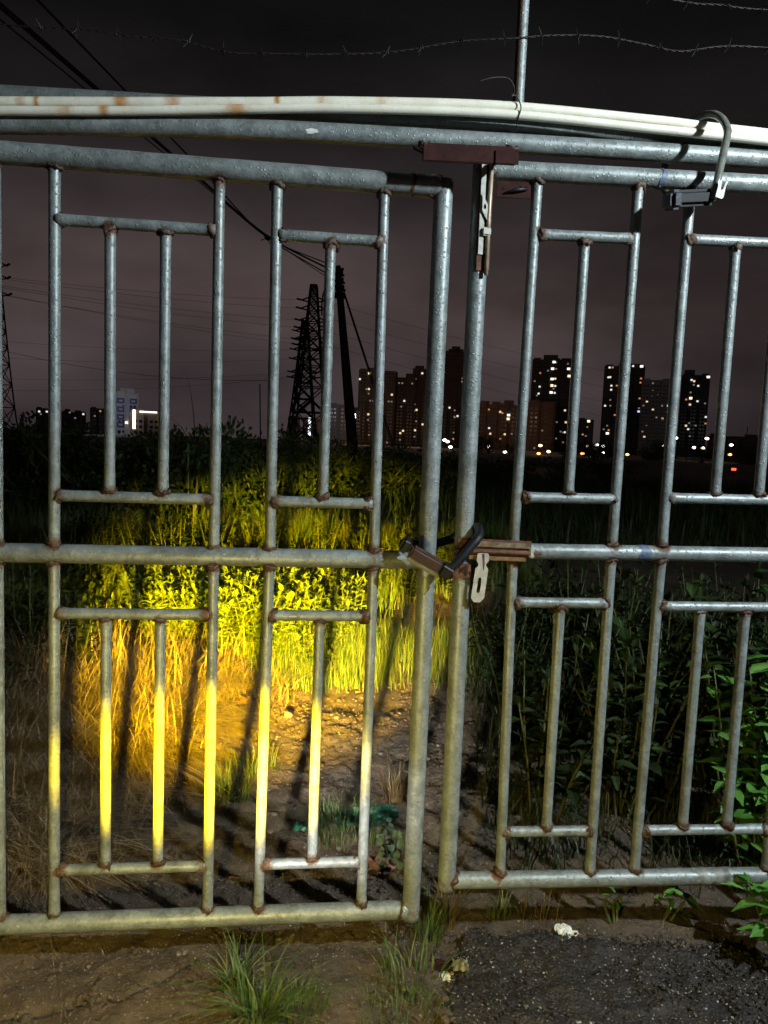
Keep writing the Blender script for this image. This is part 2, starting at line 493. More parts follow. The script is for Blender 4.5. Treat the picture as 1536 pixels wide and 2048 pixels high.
def crack_depth(x, y):
    d = np.full(x.shape, 9.0)
    for (ax, ay), (bx, by) in zip(CRACK[:-1], CRACK[1:]):
        vx, vy = bx - ax, by - ay
        t = np.clip(((x - ax) * vx + (y - ay) * vy) / (vx * vx + vy * vy), 0, 1)
        d = np.minimum(d, np.hypot(x - ax - t * vx, y - ay - t * vy))
    d = d + 0.012 * vnoise(x, y, 30)
    return -0.035 * (1 - sstep(0.001, 0.012, d))
def axis(lo, hi, step, far_lo, far_hi, g=1.09):
    a = list(np.arange(lo, hi + 1e-6, step))
    s = step; v = a[-1]
    while v < far_hi:
        s *= g; v += s; a.append(v)
    s = step; v = a[0]; b = []
    while v > far_lo:
        s *= g; v -= s; b.append(v)
    return np.array(b[::-1] + a)
gx = axis(-1.45, 1.6, 0.0105, -4000, 4000)
gy = axis(1.45, 3.3, 0.0105, -60, 5000, 1.03)
GX, GY = np.meshgrid(gx, gy)
GZ = gh(GX, GY) + crack_depth(GX, GY)
nx, ny = len(gx), len(gy)
V = np.stack([GX.ravel(), GY.ravel(), GZ.ravel()], 1)
ii, jj = np.meshgrid(np.arange(nx - 1), np.arange(ny - 1))
a = (jj * nx + ii).ravel()
Fq = np.stack([a, a + 1, a + nx + 1, a + nx], 1)
_xp = -0.12 + 0.11 * (GY - 2.0) + 0.10 * np.clip(GY - 4.2, 0, 9)
_tr = (1 - sstep(0.5, 0.95, np.abs(GX - _xp) + 0.3 * vnoise(GX, GY, 3))) * sstep(2.2, 2.8, GY)
tag(mobj('ground', V, Fq, M_SOIL, None, True, {'track': _tr.ravel()}), kind='structure')

# broken asphalt slab lying in front of the right leaf
sx = np.arange(-0.05, 2.6, 0.0115); sy = np.arange(0.4, 2.34, 0.0115)
SX, SY = np.meshgrid(sx, sy)
edge_y = 2.125 + 0.09 * vnoise(SX, 0 * SX, 3.1) + 0.05 * vnoise(SX, SY, 11) - 0.10 * sstep(0.95, 1.35, SX)
edge_x = 0.215 + 0.30 * (SY - 1.84) + 0.10 * vnoise(0 * SX, SY, 4) + 0.05 * vnoise(SX, SY, 13)
D = np.minimum(edge_y - SY, SX - edge_x)
SZ = gh(SX, SY) + 0.034 * sstep(-0.004, 0.02, D) + 0.008 * vnoise(SX, SY, 4) - 0.006 + 0.010 * vnoise(SX, SY, 27) + 0.008 * vnoise(SX, SY, 60)
nx = len(sx)
ii, jj = np.meshgrid(np.arange(nx - 1), np.arange(len(sy) - 1))
keep = (D[:-1, :-1] > -0.012) & (D[1:, 1:] > -0.012)
a = (jj * nx + ii)[keep].ravel()
Fq = np.stack([a, a + 1, a + nx + 1, a + nx], 1)
used = np.unique(Fq); rem = -np.ones(SX.size, int); rem[used] = np.arange(len(used))
V = np.stack([SX.ravel(), SY.ravel(), SZ.ravel()], 1)[used]
tag(mobj('asphalt', V, rem[Fq], M_ASPH, None, True), kind='structure')
def gz(x, y):
    z = float(gh(x, y))
    ey = 2.125 - 0.10 * float(sstep(0.95, 1.35, x))
    if y < ey and x > 0.215 + 0.30 * (y - 1.84): z += 0.03
    return z

# ------------------------------------------------------------------ the two gate leaves
def rust_at(P, joints, scale=0.022, amt=1.0):
    P = np.array([tuple(p) for p in P]); r = np.zeros(len(P))
    for j in joints:
        hsh = abs(math.sin(j[0] * 91.7 + j[2] * 47.3) * 43758.5) % 1.0
        amt = 0.62 + 0.5 * hsh
        d = np.linalg.norm(P - np.array(j), axis=1)
        r = np.maximum(r, np.exp(-(d / (scale * 1.2)) ** 2) * amt)
        # run-off stain under the joint
        dz = j[2] - P[:, 2]; dx = np.abs(P[:, 0] - j[0])
        r = np.maximum(r, (0.30 + 0.35 * hsh) * np.exp(-(dx / 0.010) ** 2) * (dz > 0) * np.exp(-np.abs(dz) / (0.02 + 0.10 * hsh)))
    return r
def pipe(name, a, b, rad, parent, joints=(), mat=None, n=16, flare=0.0, bend=0.0, scale=0.022):
    a = Vector(a); b = Vector(b); L = (b - a).length
    m = max(4, int(L / 0.013))
    pts = []; rr = []
    ph = rnd.random() * 6
    for i in range(m + 1):
        t = i / m
        p = a.lerp(b, t)
        p.y += bend * math.sin(math.pi * t)
        pts.append(p)
        e = min(t, 1 - t) * L
        rr.append(rad * (1 + flare * math.exp(-(e / 0.02) ** 2)) * (1 + 0.008 * math.sin(t * L * 40 + ph)))
    V, Fc = tube(pts, rr, n)
    js = [j for j in joints if min((Vector(j) - p).length for p in pts[::6] + [pts[-1]]) < rad + 0.09]
    return mobj(name, V, Fc, mat or M_GALV, parent, True, {'rust': rust_at(V, js, scale) if js else np.zeros(len(V))})
WELDS = {}
def weld_mesh(rad, k):
    key = (round(rad, 4), k)
    if key in WELDS: return WELDS[key]
    r = random.Random(k * 77 + int(rad * 1e4))
    V = []; Fc = []; n = 22; q = 7
    for i in range(n):
        an = 2 * math.pi * i / n
        bead = 0.0018 + 0.0026 * abs(math.sin(i * 1.15 + k)) * r.random() + 0.0025 * r.random() ** 2 + (0.003 if r.random() < 0.12 else 0)
        off = 0.0035 * math.sin(2 * an + k) + r.uniform(-.0015, .0015)
        for j in range(q):
            b = 2 * math.pi * j / q
            rr = rad + 0.0012 + bead * 0.9 * math.cos(b)
            V.append((rr * math.cos(an), rr * math.sin(an), off + bead * 1.35 * math.sin(b) + r.uniform(-.0008, .0008)))
    for i in range(n):
        for j in range(q):
            Fc.append((i * q + j, ((i + 1) % n) * q + j, ((i + 1) % n) * q + (j + 1) % q, i * q + (j + 1) % q))
    me = mesh('weld', V, Fc, M_WELD, True)
    WELDS[key] = me
    return me
def weld(p, axis_, rad, parent):
    o = bpy.data.objects.new('weld', weld_mesh(rad, rnd.randrange(4)))
    o.location = p
    q_ = rnd.uniform(0.93, 1.10); o.scale = (q_, q_, rnd.uniform(0.7, 1.7))
    if axis_ == 'x': o.rotation_euler = (rnd.uniform(-3, 3), math.radians(90), 0)
    else: o.rotation_euler = (0, 0, rnd.uniform(-3, 3))
    return link(o, parent)
def gate_leaf(label, y0, yaw, sag, ends, full, small, v, rails, brad, full_res):
    """ends: latch stile u, hinge stile u; full / small: u of full-height bars and of the short bars per panel; v: heights of top, rungs, mid, rungs, bottom"""
    root = empty('gate_leaf', (0, y0, 0), yaw)
    tag(root, label, 'gate')
    vt, v1, v2, vm, v3, v4, vb = v
    rt_, rm_, rb_, rs_ = rails
    S = lambda u, z: (u, 0.0, z + sag * u)
    J = []
    for u in full:
        for z, r in ((vt - rt_, 0), (vm + rm_, 0), (vm - rm_, 0), (vb + rb_, 0)): J.append(S(u, z))
    panels = small
    for (ua, ub, us, us2, dv) in panels:
        for z in (v1 + dv[0], v2 + dv[1], v3 + dv[2], v4 + dv[3]):
            J += [S(ua + brad, z), S(ub - brad, z)]
        for u in us: J += [S(u, v1 + dv[0] - brad), S(u, v2 + dv[1] + brad)]
        for u in us2: J += [S(u, v3 + dv[2] - brad), S(u, v4 + dv[3] + brad)]
    e0, e1 = ends
    J += [S(e0, vt), S(e0, vb), S(e0, vm), S(e1, vt), S(e1, vb), S(e1, vm)]
    pipe('stile', S(e0, vb - rb_), S(e0, vt + rt_ * (0.6)), rs_, root, J, scale=0.028)
    pipe('stile', S(e1, vb - rb_), S(e1, vt + rt_ * (0.6)), rs_, root, J, scale=0.028)
    sg = 1 if e1 > e0 else -1
    for nm, z, r in (('top_rail', vt, rt_), ('mid_rail', vm, rm_), ('bottom_rail', vb, rb_)):
        pipe(nm, S(e0 + sg * rs_ * 0.4, z), S(e1 - sg * rs_ * 0.4, z), r, root, J, n=20, scale=0.026)
        weld(S(e0 + sg * rs_ * 1.0, z), 'x', r, root); weld(S(e1 - sg * rs_ * 1.0, z), 'x', r, root)
    for u, (dt, dm, db) in zip(full, full_res):
        pipe('bar', S(u + dm, vm + rm_ * 0.7), S(u + dt, vt - rt_ * 0.7), brad, root, J, flare=0.12)
        pipe('bar', S(u + db, vb + rb_ * 0.7), S(u + dm, vm - rm_ * 0.7), brad, root, J, flare=0.12)
        for du, z in ((dt, vt - rt_ * 1.0), (dm, vm + rm_ * 1.0), (dm, vm - rm_ * 1.0), (db, vb + rb_ * 1.0)):
            weld(S(u + du, z), 'z', brad * 1.08, root)
    for (ua, ub, us, us2, dv) in panels:
        zs = (v1 + dv[0], v2 + dv[1], v3 + dv[2], v4 + dv[3])
        for z in zs:
            pipe('rung', S(ua + brad * 0.5, z), S(ub - brad * 0.5, z), brad * 1.03, root, J, flare=0.13)
            weld(S(ua + brad * 1.05, z), 'x', brad * 1.1, root); weld(S(ub - brad * 1.05, z), 'x', brad * 1.1, root)
        for lst, za, zb in ((us, zs[0], zs[1]), (us2, zs[2], zs[3])):
            for u in lst:
                pipe('bar', S(u, zb + brad * 0.7), S(u, za - brad * 0.7), brad * 0.98, root, J, flare=0.1)
                weld(S(u, zb + brad * 1.05), 'z', brad * 1.06, root); weld(S(u, za - brad * 1.05), 'z', brad * 1.06, root)
    return root
LEFT = gate_leaf('left galvanised pipe gate leaf, hung lower, lit yellow by the headlamp', 2.03, 0.1147, 0.0029, (0.129, -1.49),
    [-0.026, -0.321, -0.471, -0.894, -1.04, -1.34],
    [(-0.321, -0.026, [-0.174], [-0.172], (0, 0, 0, 0)), (-0.894, -0.471, [-0.75, -0.609], [-0.758, -0.613], (0, 0, 0, 0)), (-1.34, -1.04, [-1.19], [-1.19], (0, 0, 0, 0))],
    (2.203, 2.047, 1.329, 1.171, 1.006, 0.265, 0.108), (0.0285, 0.026, 0.0265, 0.0262), 0.0148,
    [(-.008, .002, .004), (0, .004, -.004), (-.001, .001, 0), (.005, 0, -.004), (.004, 0, -.004), (0, 0, 0)])
RIGHT = gate_leaf('right galvanised pipe gate leaf with rusty slide bolt and taped bottom rail', 2.047, 0.0724, 0.0127, (0.234, 1.82),
    [0.389, 0.676, 0.823, 1.238, 1.385, 1.67],
    [(0.389, 0.676, [0.534], [0.531], (-.003, -.004, .003, 0)), (0.823, 1.238, [0.974, 1.107], [0.958, 1.098], (.003, .003, -.004, -.001)), (1.385, 1.67, [1.53], [1.53], (0, 0, 0, 0))],
    (2.258, 2.095, 1.360, 1.199, 1.044, 0.342, 0.189), (0.026, 0.0228, 0.0245, 0.0265), 0.0149,
    [(0.001, -.008, .008), (.001, -.002, 0), (.005, .002, -.007), (0, 0, 0), (0, 0, 0), (0, 0, 0)])
def left_pt(u, z, y=0.0): return Vector((u * math.cos(.1147) - y * math.sin(.1147), 2.03 + u * math.sin(.1147) + y * math.cos(.1147), z + .0029 * u))
def right_pt(u, z, y=0.0): return Vector((u * math.cos(.0724) - y * math.sin(.0724), 2.047 + u * math.sin(.0724) + y * math.cos(.0724), z + .0127 * u))

# hardware fixed to the right leaf (local u, y towards -Y is the camera side)
def rplate(name, mat, outline, y, th, holes=(), parent=RIGHT, tilt=None):
    """flat plate in the leaf's plane from an outline (u, z) with optional slot holes bridged as real openings"""
    bm = bmesh.new()
    loops = [outline] + list(holes)
    edges = []
    for lp in loops:
        vs = [bm.verts.new((p[0], 0, p[1])) for p in lp]
        for i in range(len(vs)): edges.append(bm.edges.new((vs[i], vs[(i + 1) % len(vs)])))
    bmesh.ops.triangle_fill(bm, use_beauty=True, use_dissolve=False, edges=edges)
    r = bmesh.ops.extrude_face_region(bm, geom=bm.faces[:])
    for v in [e for e in r['geom'] if isinstance(e, bmesh.types.BMVert)]: v.co.y += th
    bmesh.ops.recalc_face_normals(bm, faces=bm.faces[:])
    me = bpy.data.meshes.new(name); bm.to_mesh(me); bm.free()
    me.materials.append(mat)
    o = bpy.data.objects.new(name, me); o.location = (0, y, 0)
    if tilt: o.rotation_euler = tilt
    return link(o, parent)
# slide bolt across the latch end of the middle rail
zc = 1.199 + 0.0127 * 0.3
sb = bevel_box('slide_bolt_plate', (0.215, 0.006, 0.052), M_RUST, RIGHT, (0.318, -0.0275, zc + 0.010), (0, math.radians(1), 0), 0.0015)
bevel_box('plate_edge', (0.175, 0.008, 0.015), simple('worn_tan_steel', (0.07, 0.04, 0.022), (0.26, 0.20, 0.13), 60, 0.5, 0.2), sb, (0.015, -0.005, 0.012), (0, 0, 0), 0.001)
bevel_box('plate_edge', (0.165, 0.007, 0.012), simple('rust_tan_steel', (0.10, 0.045, 0.018), (0.24, 0.13, 0.055), 60, 0.6, 0.1), sb, (0.01, -0.004, -0.027), (0, 0, 0), 0.001)
V, Fc = tube([(0.20, -0.037, zc + 0.002), (0.30, -0.037, zc + 0.002), (0.452, -0.037, zc + 0.001)], 0.0062, 12)
mobj('bolt_rod', V, Fc, M_RUST, RIGHT, True)
bevel_box('bolt_guide', (0.014, 0.022, 0.028), M_ZINC, RIGHT, (0.425, -0.033, zc + 0.001), (0, 0, 0), 0.003)
# hanging hasp with a slot, notched near the top
hz = 1.199
def slot(cx, cz, w, h, n=6):
    p = [(cx + w * math.cos(a), cz + h + w * math.sin(a)) for a in [math.pi * i / n for i in range(n + 1)]]
    return p + [(cx - w * math.cos(a), cz - h - w * math.sin(a)) for a in [math.pi * i / n for i in range(n + 1)]]
out = [(-.017, .0), (-.019, -.02), (-.018, -.022), (-.012, -.030), (-.012, -.036), (-.019, -.044), (-.0215, -.128), (-.013, -.141), (.006, -.141), (.0165, -.128), (.0175, -.044), (.0105, -.036), (.0105, -.030), (.0165, -.022), (.0165, -.006), (.012, 0)]
rplate('hasp_strap', M_ZINC, [(0.285 + x - z * -0.07, hz + z + 0.002) for x, z in out], -0.047, 0.003, [[(0.285 + x - z * -0.07, hz + z) for x, z in slot(-0.003, -0.09, 0.0052, 0.017)]], tilt=(0, 0, 0))
rplate('rust_stain_strip', M_RUST, [(0.279, hz + .001), (0.287, hz + .001), (0.2885, hz - .03), (0.286, hz - .05), (0.283, hz - .03)], -0.0476, 0.0008)
# rusty keeper on the latch stile below the bolt
kp = bevel_box('keeper_plate', (0.034, 0.012, 0.042), M_RUST, RIGHT, (0.236, -0.028, 1.146), (0, 0, 0), 0.002)
for i in range(7):
    rr = 0.0035 + 0.002 * rnd.random()
    bevel_box('rust_lump', (rr * 2, rr * 2, rr * 2), M_WELD, kp, (rnd.uniform(-.012, .012), -0.006, rnd.uniform(-.017, .017)), (rnd.random(), rnd.random(), rnd.random()), rr * 0.5)
# upright slide bolt at the head of the latch stile
bevel_box('bolt_channel', (0.038, 0.007, 0.285), M_RUST, RIGHT, (0.242, -0.027, 2.125), (0, math.radians(-0.3), 0), 0.0015)
bevel_box('channel_face', (0.014, 0.004, 0.25), M_ZINC, RIGHT, (0.233, -0.0325, 2.15), (0, math.radians(-0.3), 0), 0.001)
V, Fc = tube([(0.252, -0.036, 1.97), (0.2515, -0.036, 2.15), (0.253, -0.036, 2.285)], 0.0058, 12)
mobj('bolt_rod', V, Fc, simple('rubbed_rod', (0.22, 0.12, 0.06), (0.60, 0.52, 0.40), 30, 0.4, 0.3), RIGHT, True)
rplate('diamond_tab', M_ZINC, [(.231, 2.185), (.247, 2.155), (.246, 2.115), (.232, 2.14)], -0.040, 0.003, [slot(.239, 2.150, .0032, .003)])
bevel_box('bolt_guide', (0.024, 0.02, 0.022), M_ZINC, RIGHT, (0.247, -0.034, 2.085), (0, 0, 0), 0.003)
# perforated bracket under the top rail
hol = [slot(.292, 2.212, .0035, .001), slot(.342, 2.219, .003, .001), slot(.357, 2.219, .003, .001)]
bkt = rplate('perforated_bracket', M_PRIMER, [(.276, 2.233), (.375, 2.233), (.375, 2.190), (.276, 2.190)], -0.004, 0.004, hol)
V, Fc = tube([(0.297, -0.008, 2.200), (0.33, -0.012, 2.209), (0.362, -0.010, 2.214)], [0.002, 0.006, 0.004], 8)
mobj('bracket_latch', V, Fc, M_BLACK, RIGHT, True)
# paint and tape marks
def sleeve(name, root, u0, u1, z, r, mat, wob=0.003, s=0.0127):
    V = []; Fc = []; n = 20; m = 5
    for i in range(m + 1):
        for k in range(n):
            an = 2 * math.pi * k / n
            u = u0 + (u1 - u0) * i / m + (wob * math.sin(3 * an + i) if i in (0, m) else 0)
            V.append((u, (r + 0.0012) * math.cos(an), z + s * u + (r + 0.0012) * math.sin(an)))
    for i in range(m):
        for k in range(n): Fc.append((i * n + k, i * n + (k + 1) % n, (i + 1) * n + (k + 1) % n, (i + 1) * n + k))
    return mobj(name, V, Fc, mat, root, True)
sleeve('blue_band', RIGHT, 0.752, 0.782, 1.199, 0.0228, M_BLUE, 0.005)
sleeve('blue_paint_mark', RIGHT, 0.733, 0.745, 2.258, 0.026, M_BLUE, 0.005)
sleeve('tape_wrap', RIGHT, 1.005, 1.045, 0.189, 0.0245, M_TAPE, 0.008)
sleeve('tape_wrap', RIGHT, 1.058, 1.12, 0.189, 0.0245, M_TAPE, 0.010)
sleeve('rust_sleeve', LEFT, 0.040, 0.047, 2.203, 0.0285, M_RUST, 0.003, 0.0029)

# ------------------------------------------------------------------ overhead pipes, posts and wires
def run(name, P, rad, mat, label, cat, rust=None, group=None, n=18, dense=40):
    path = smooth_path(P, dense)
    V, Fc = tube(path, rad, n)
    A = np.array([tuple(v) for v in V])
    r = rust(A) if rust else np.zeros(len(A))
    o = mobj(name, V, Fc, mat, None, True, {'rust': r})
    return tag(o, label, cat, group)
def bands(xs, amt=0.8, w=0.012):
    def f(A):
        r = np.zeros(len(A))
        for k, x in enumerate(xs): r = np.maximum(r, amt * (0.6 + 0.4 * math.sin(k * 2.3)) * np.exp(-((A[:, 0] - x) / (w * (1 + 0.5 * math.sin(k * 5)))) ** 2))
        return r
    return f
run('crossbar', [(-1.72, 2.004, 2.293), (-1.094, 2.061, 2.330), (-0.475, 2.117, 2.364), (0.295, 2.187, 2.382), (1.112, 2.26, 2.394), (2.2, 2.358, 2.408)], 0.0272, M_GALV,
    'straight galvanised crossbar with a white paint smear above both gate leaves', 'crossbar', bands([-0.46, 0.10, 0.11, 0.30, -0.05], 0.55, 0.016), None, 18, 30)
run('support_pipe', [(-1.76, 2.05, 2.405), (-1.113, 2.10, 2.419), (0.297, 2.227, 2.449), (0.912, 2.282, 2.455), (2.2, 2.39, 2.47)], 0.029, M_GALV2,
    'dull grey pipe running behind the cream tubes', 'pipe', bands([0.36], 0.8, 0.012), None, 18, 40)
c1p = [(-1.75, 1.974, 2.325), (-1.078, 2.033, 2.375), (-0.751, 2.062, 2.399), (-0.416, 2.092, 2.425), (-0.14, 2.117, 2.448), (0.285, 2.156, 2.470), (0.728, 2.196, 2.466), (0.911, 2.212, 2.459), (1.09, 2.228, 2.454), (1.6, 2.27, 2.43), (2.1, 2.32, 2.40)]
c2p = [(-1.75, 1.964, 2.300), (-1.073, 2.023, 2.348), (-0.748, 2.053, 2.373), (-0.413, 2.083, 2.404), (-0.139, 2.107, 2.426), (0.285, 2.146, 2.445), (0.727, 2.186, 2.438), (0.908, 2.202, 2.434), (1.086, 2.218, 2.430), (1.6, 2.26, 2.405), (2.1, 2.31, 2.375)]
st = bands([-1.02, -0.98, -0.87, -0.76, -0.62, -0.47, -0.34, -0.22, -0.05], 0.85, 0.016)
run('plastic_tube', c1p, 0.0138, M_CREAM, 'upper cream plastic tube bowed over the gate, rust stained at its left half', 'tube', st)
run('plastic_tube', c2p, 0.0125, M_CREAM, 'lower cream plastic tube tucked under its twin above the gate', 'tube', bands([-0.9, -0.8, -0.62, -0.45], 0.7, 0.03))
# white smear on the crossbar
def smear(c, w, h, seed):
    r = random.Random(seed)
    V = [(c[0], c[1], c[2])]
    n = 12
    for i in range(n):
        a = 2 * math.pi * i / n
        V.append((c[0] + w * math.cos(a) * r.uniform(.7, 1.15), c[1], c[2] + h * math.sin(a) * r.uniform(.7, 1.1)))
    return V, [(0, 1 + i, 1 + (i + 1) % n) for i in range(n)]
cb = bpy.data.objects['crossbar']
for c, w, h, s in (((-0.245, 2.1105, 2.364), 0.022, 0.007, 3), ((-0.248, 2.1135, 2.379), 0.009, 0.008, 5)):
    V, Fc = smear(c, w, h, s)
    V = [(x, y - 0.0012 + ((z - 2.372) ** 2) / 0.06, z) for x, y, z in V]
    V += [(x, y + 0.02, z) for x, y, z in V]
    k = len(V) // 2
    Fc = Fc + [(1 + i, 1 + i + k, 1 + (i + 1) % 12 + k, 1 + (i + 1) % 12) for i in range(12)]
    mobj('paint_smear', V, Fc, M_WHITE, cb)
pl = bevel_box('stop_plate', (0.243, 0.008, 0.0455), M_PRIMER, None, (0.184, 1.945, 2.254), (0, math.radians(-1.6), 0.09), 0.002)
tag(pl, 'red-brown steel stop plate hanging under the crossbar over the gap', 'plate')
bevel_box('plate_tab', (0.062, 0.005, 0.034), M_PRIMER, pl, (0.098, -0.006, -0.006), (0, 0, 0), 0.001)
for x in (-0.128, 0.128):
    weldo = bpy.data.objects.new('weld', weld_mesh(0.012, 1)); weldo.location = (x * 0.9, 0.012, 0.022); link(weldo, pl)
for x in (-0.11, 0.11):
    bevel_box('plate_arm', (0.020, 0.23, 0.008), M_PRIMER, pl, (x, 0.112, 0.047), (math.radians(24), 0, 0), 0.001)
def post(x, y, z0, z1, r, label, name='gate_post', rust=None):
    V, Fc = tube([(x, y, z0 + (z1 - z0) * i / 40) for i in range(41)], r, 18)
    A = np.array([tuple(v) for v in V])
    o = mobj(name, V, Fc, M_GALV, None, True, {'rust': rust(A) if rust else np.zeros(len(A))})
    return tag(o, label, 'post')
post(-1.60, 1.87, -0.1, 2.62, 0.045, 'thick galvanised hinge post beside the left gate leaf')
post(1.93, 2.20, -0.1, 2.62, 0.045, 'thick galvanised hinge post beside the right gate leaf')
post(0.354, 2.268, 2.44, 3.35, 0.0165, 'thin rusty upright standing on the pipes and carrying barbed wire', 'wire_upright',
     lambda A: np.clip(0.75 * (A[:, 0] < 0.351) + 0.5 * np.exp(-((A[:, 2] - 2.72) / 0.006) ** 2) + 0.25 * np.exp(-((A[:, 2] - 2.47) / 0.05) ** 2), 0, 1))
barb_me = None
def barbed(P, label):
    global barb_me
    path = smooth_path(P, 14)
    root = empty('barbed_wire', path[0]); tag(root, label, 'barbed wire', 'barbed wire strands over the gate')
    base = Vector(path[0])
    for s in (0, math.pi):
        pts = []; L = 0
        for i, p in enumerate(path):
            if i: L += (p - path[i - 1]).length
            pts.append(p - base + Vector((0, math.cos(L * 130 + s), math.sin(L * 130 + s))) * 0.0016)
        V, Fc = tube(pts, 0.0014, 5)
        mobj('strand', V, Fc, M_WIRE, root, True)
    if barb_me is None:
        mb = MB()
        mb.tube([Vector((0.006 * math.cos(t) * 0 + 0.001 * t, 0.004 * math.cos(t), 0.004 * math.sin(t))) for t in np.linspace(0, 12, 26)], 0.0013, 5)
        for d in ((0.006, 0.012, 0.022), (-0.004, 0.008, -0.022), (0.012, -0.014, 0.018), (-0.006, -0.012, -0.018)):
            mb.tube([(0.006, 0, 0), d], [0.0013, 0.0006], 5)
        barb_me = mesh('barb', mb.V, mb.F, M_WIRE)
    L = 0; nxt = 0.05
    for i in range(1, len(path)):
        L += (path[i] - path[i - 1]).length
        if L > nxt:
            nxt = L + rnd.uniform(0.095, 0.13)
            o = bpy.data.objects.new('barb', barb_me); o.location = path[i] - base
            o.rotation_euler = (rnd.uniform(0, 6), rnd.uniform(-.2, .2), 0); link(o, root)
barbed([(-4.0, 1.90, 2.70), (-1.7, 2.11, 2.66), (-1.141, 2.157, 2.639), (-0.923, 2.177, 2.644), (-0.784, 2.189, 2.637), (-0.644, 2.202, 2.638), (-0.516, 2.213, 2.617), (-0.372, 2.226, 2.624), (-0.227, 2.24, 2.635), (-0.095, 2.251, 2.648), (0.009, 2.25, 2.66), (0.172, 2.25, 2.691), (0.339, 2.2475, 2.705), (0.445, 2.27, 2.728), (0.599, 2.30, 2.747), (0.74, 2.327, 2.744), (0.852, 2.337, 2.733), (0.978, 2.348, 2.757), (1.133, 2.362, 2.767), (1.7, 2.41, 2.78), (4.0, 2.62, 2.76)], 'lower rusty barbed wire strand crossing above the cream tubes')
barbed([(-4.0, 1.90, 2.96), (-1.7, 2.11, 2.93), (-0.9, 2.18, 2.90), (0.0, 2.24, 2.895), (0.351, 2.2475, 2.90), (0.824, 2.334, 2.878), (0.968, 2.347, 2.877), (1.122, 2.361, 2.876), (1.7, 2.41, 2.90), (4.0, 2.62, 2.93)], 'upper rusty barbed wire strand strung from the thin upright')
# tie wire round the tubes at the upright
tw = smooth_path([(0.215, 2.10, 2.508), (0.255, 2.105, 2.522), (0.298, 2.125, 2.532), (0.318, 2.14, 2.520), (0.32, 2.135, 2.497), (0.312, 2.13, 2.487), (0.325, 2.137, 2.492), (0.336, 2.14, 2.480), (0.342, 2.138, 2.462), (0.340, 2.136, 2.447), (0.336, 2.145, 2.432), (0.335, 2.18, 2.415), (0.34, 2.25, 2.42), (0.345, 2.272, 2.46)], 6)
V, Fc = tube(tw, 0.0018, 6)
tag(mobj('tie_wire', V, Fc, M_WIRE, None, True), 'loose twisted tie wire binding the cream tubes to the upright', 'wire')

# ------------------------------------------------------------------ locks
# black D-lock closing the two leaves at the middle rail
lk = empty('bicycle_lock', (0.13, 1.965, 1.16)); tag(lk, 'black D-lock with brown worn body closing both latch stiles', 'lock')
ang = math.radians(28)
def lp(p): return tuple(Vector(p) - Vector((0.13, 1.965, 1.16)))
bd = bevel_box('lock_body', (0.098, 0.034, 0.036), M_BROWN, lk, lp((0.120, 1.962, 1.187)), (math.radians(14), ang, 0.08), 0.006, 3)
bevel_box('worn_edge', (0.102, 0.026, 0.012), M_OLIVE, bd, (0.002, -0.007, -0.019), (0, 0, 0), 0.003)
bevel_box('end_cap', (0.030, 0.042, 0.042), M_BLACK, lk, lp((0.064, 1.985, 1.222)), (math.radians(14), ang, 0.08), 0.008, 3)
bevel_box('end_cap', (0.044, 0.038, 0.040), M_BLACK, lk, lp((0.178, 1.962, 1.157)), (math.radians(14), ang, 0.08), 0.008, 3)
sh = smooth_path([lp(p) for p in [(0.172, 1.960, 1.152), (0.205, 1.962, 1.180), (0.240, 1.972, 1.222), (0.266, 1.990, 1.252), (0.268, 2.045, 1.272), (0.245, 2.10, 1.250), (0.17, 2.115, 1.215), (0.10, 2.09, 1.210), (0.062, 2.04, 1.220), (0.060, 1.99, 1.222)]], 8)
V, Fc = tube(sh, 0.0128, 14)
mobj('shackle', V, Fc, M_BLACK, lk, True)
bevel_box('keyhole_cover', (0.016, 0.006, 0.022), M_RUST, lk, lp((0.205, 1.945, 1.150)), (0, math.radians(-40), 0), 0.002)
# grey D-lock hung over crossbar and cream tubes, its body under the right top rail
lk = empty('bicycle_lock', (0.80, 2.04, 2.20)); tag(lk, 'D-lock with long grey shackle hung over the cream tubes and a torn white tag', 'lock')
def lp(p): return tuple(Vector(p) - Vector((0.80, 2.04, 2.20)))
bevel_box('lock_body', (0.135, 0.05, 0.042), M_BLACK, lk, lp((0.800, 2.035, 2.196)), (math.radians(10), math.radians(-9), 0.25), 0.010, 3)
bevel_box('end_cap', (0.036, 0.056, 0.050), simple('purple_black_plastic', (0.012, 0.010, 0.022), (0.025, 0.022, 0.042), 40, 0.4), lk, lp((0.745, 2.02, 2.184)), (math.radians(10), math.radians(-9), 0.25), 0.010, 3)
M_SHK = simple('grey_green_shackle', (0.13, 0.135, 0.115), (0.26, 0.265, 0.23), 40, 0.30, 0.35, 0.15)
sh = smooth_path([lp(p) for p in [(0.857, 2.03, 2.195), (0.862, 2.022, 2.232), (0.877, 2.04, 2.290), (0.897, 2.068, 2.353), (0.913, 2.098, 2.403), (0.911, 2.132, 2.447), (0.903, 2.18, 2.482), (0.888, 2.24, 2.499), (0.865, 2.30, 2.485), (0.84, 2.335, 2.42), (0.82, 2.32, 2.34), (0.806, 2.20, 2.25), (0.800, 2.10, 2.205), (0.80, 2.06, 2.196)]], 8)
V, Fc = tube(sh, 0.0105, 14)
mobj('shackle', V, Fc, M_SHK, lk, True)
mb = MB()
tg = [(-.006, .038), (-.002, .046), (.002, .044), (.003, .022), (.008, .024), (.012, .040), (.018, .043), (.014, .030), (.012, .004), (.006, -.002), (-.010, .004)]
bm = bmesh.new()
vs = [bm.verts.new((x, 0.004 * math.sin(z * 120), z)) for x, z in tg]
bm.faces.new(vs); r = bmesh.ops.extrude_face_region(bm, geom=bm.faces[:])
for v in [e for e in r['geom'] if isinstance(e, bmesh.types.BMVert)]: v.co.y += 0.002
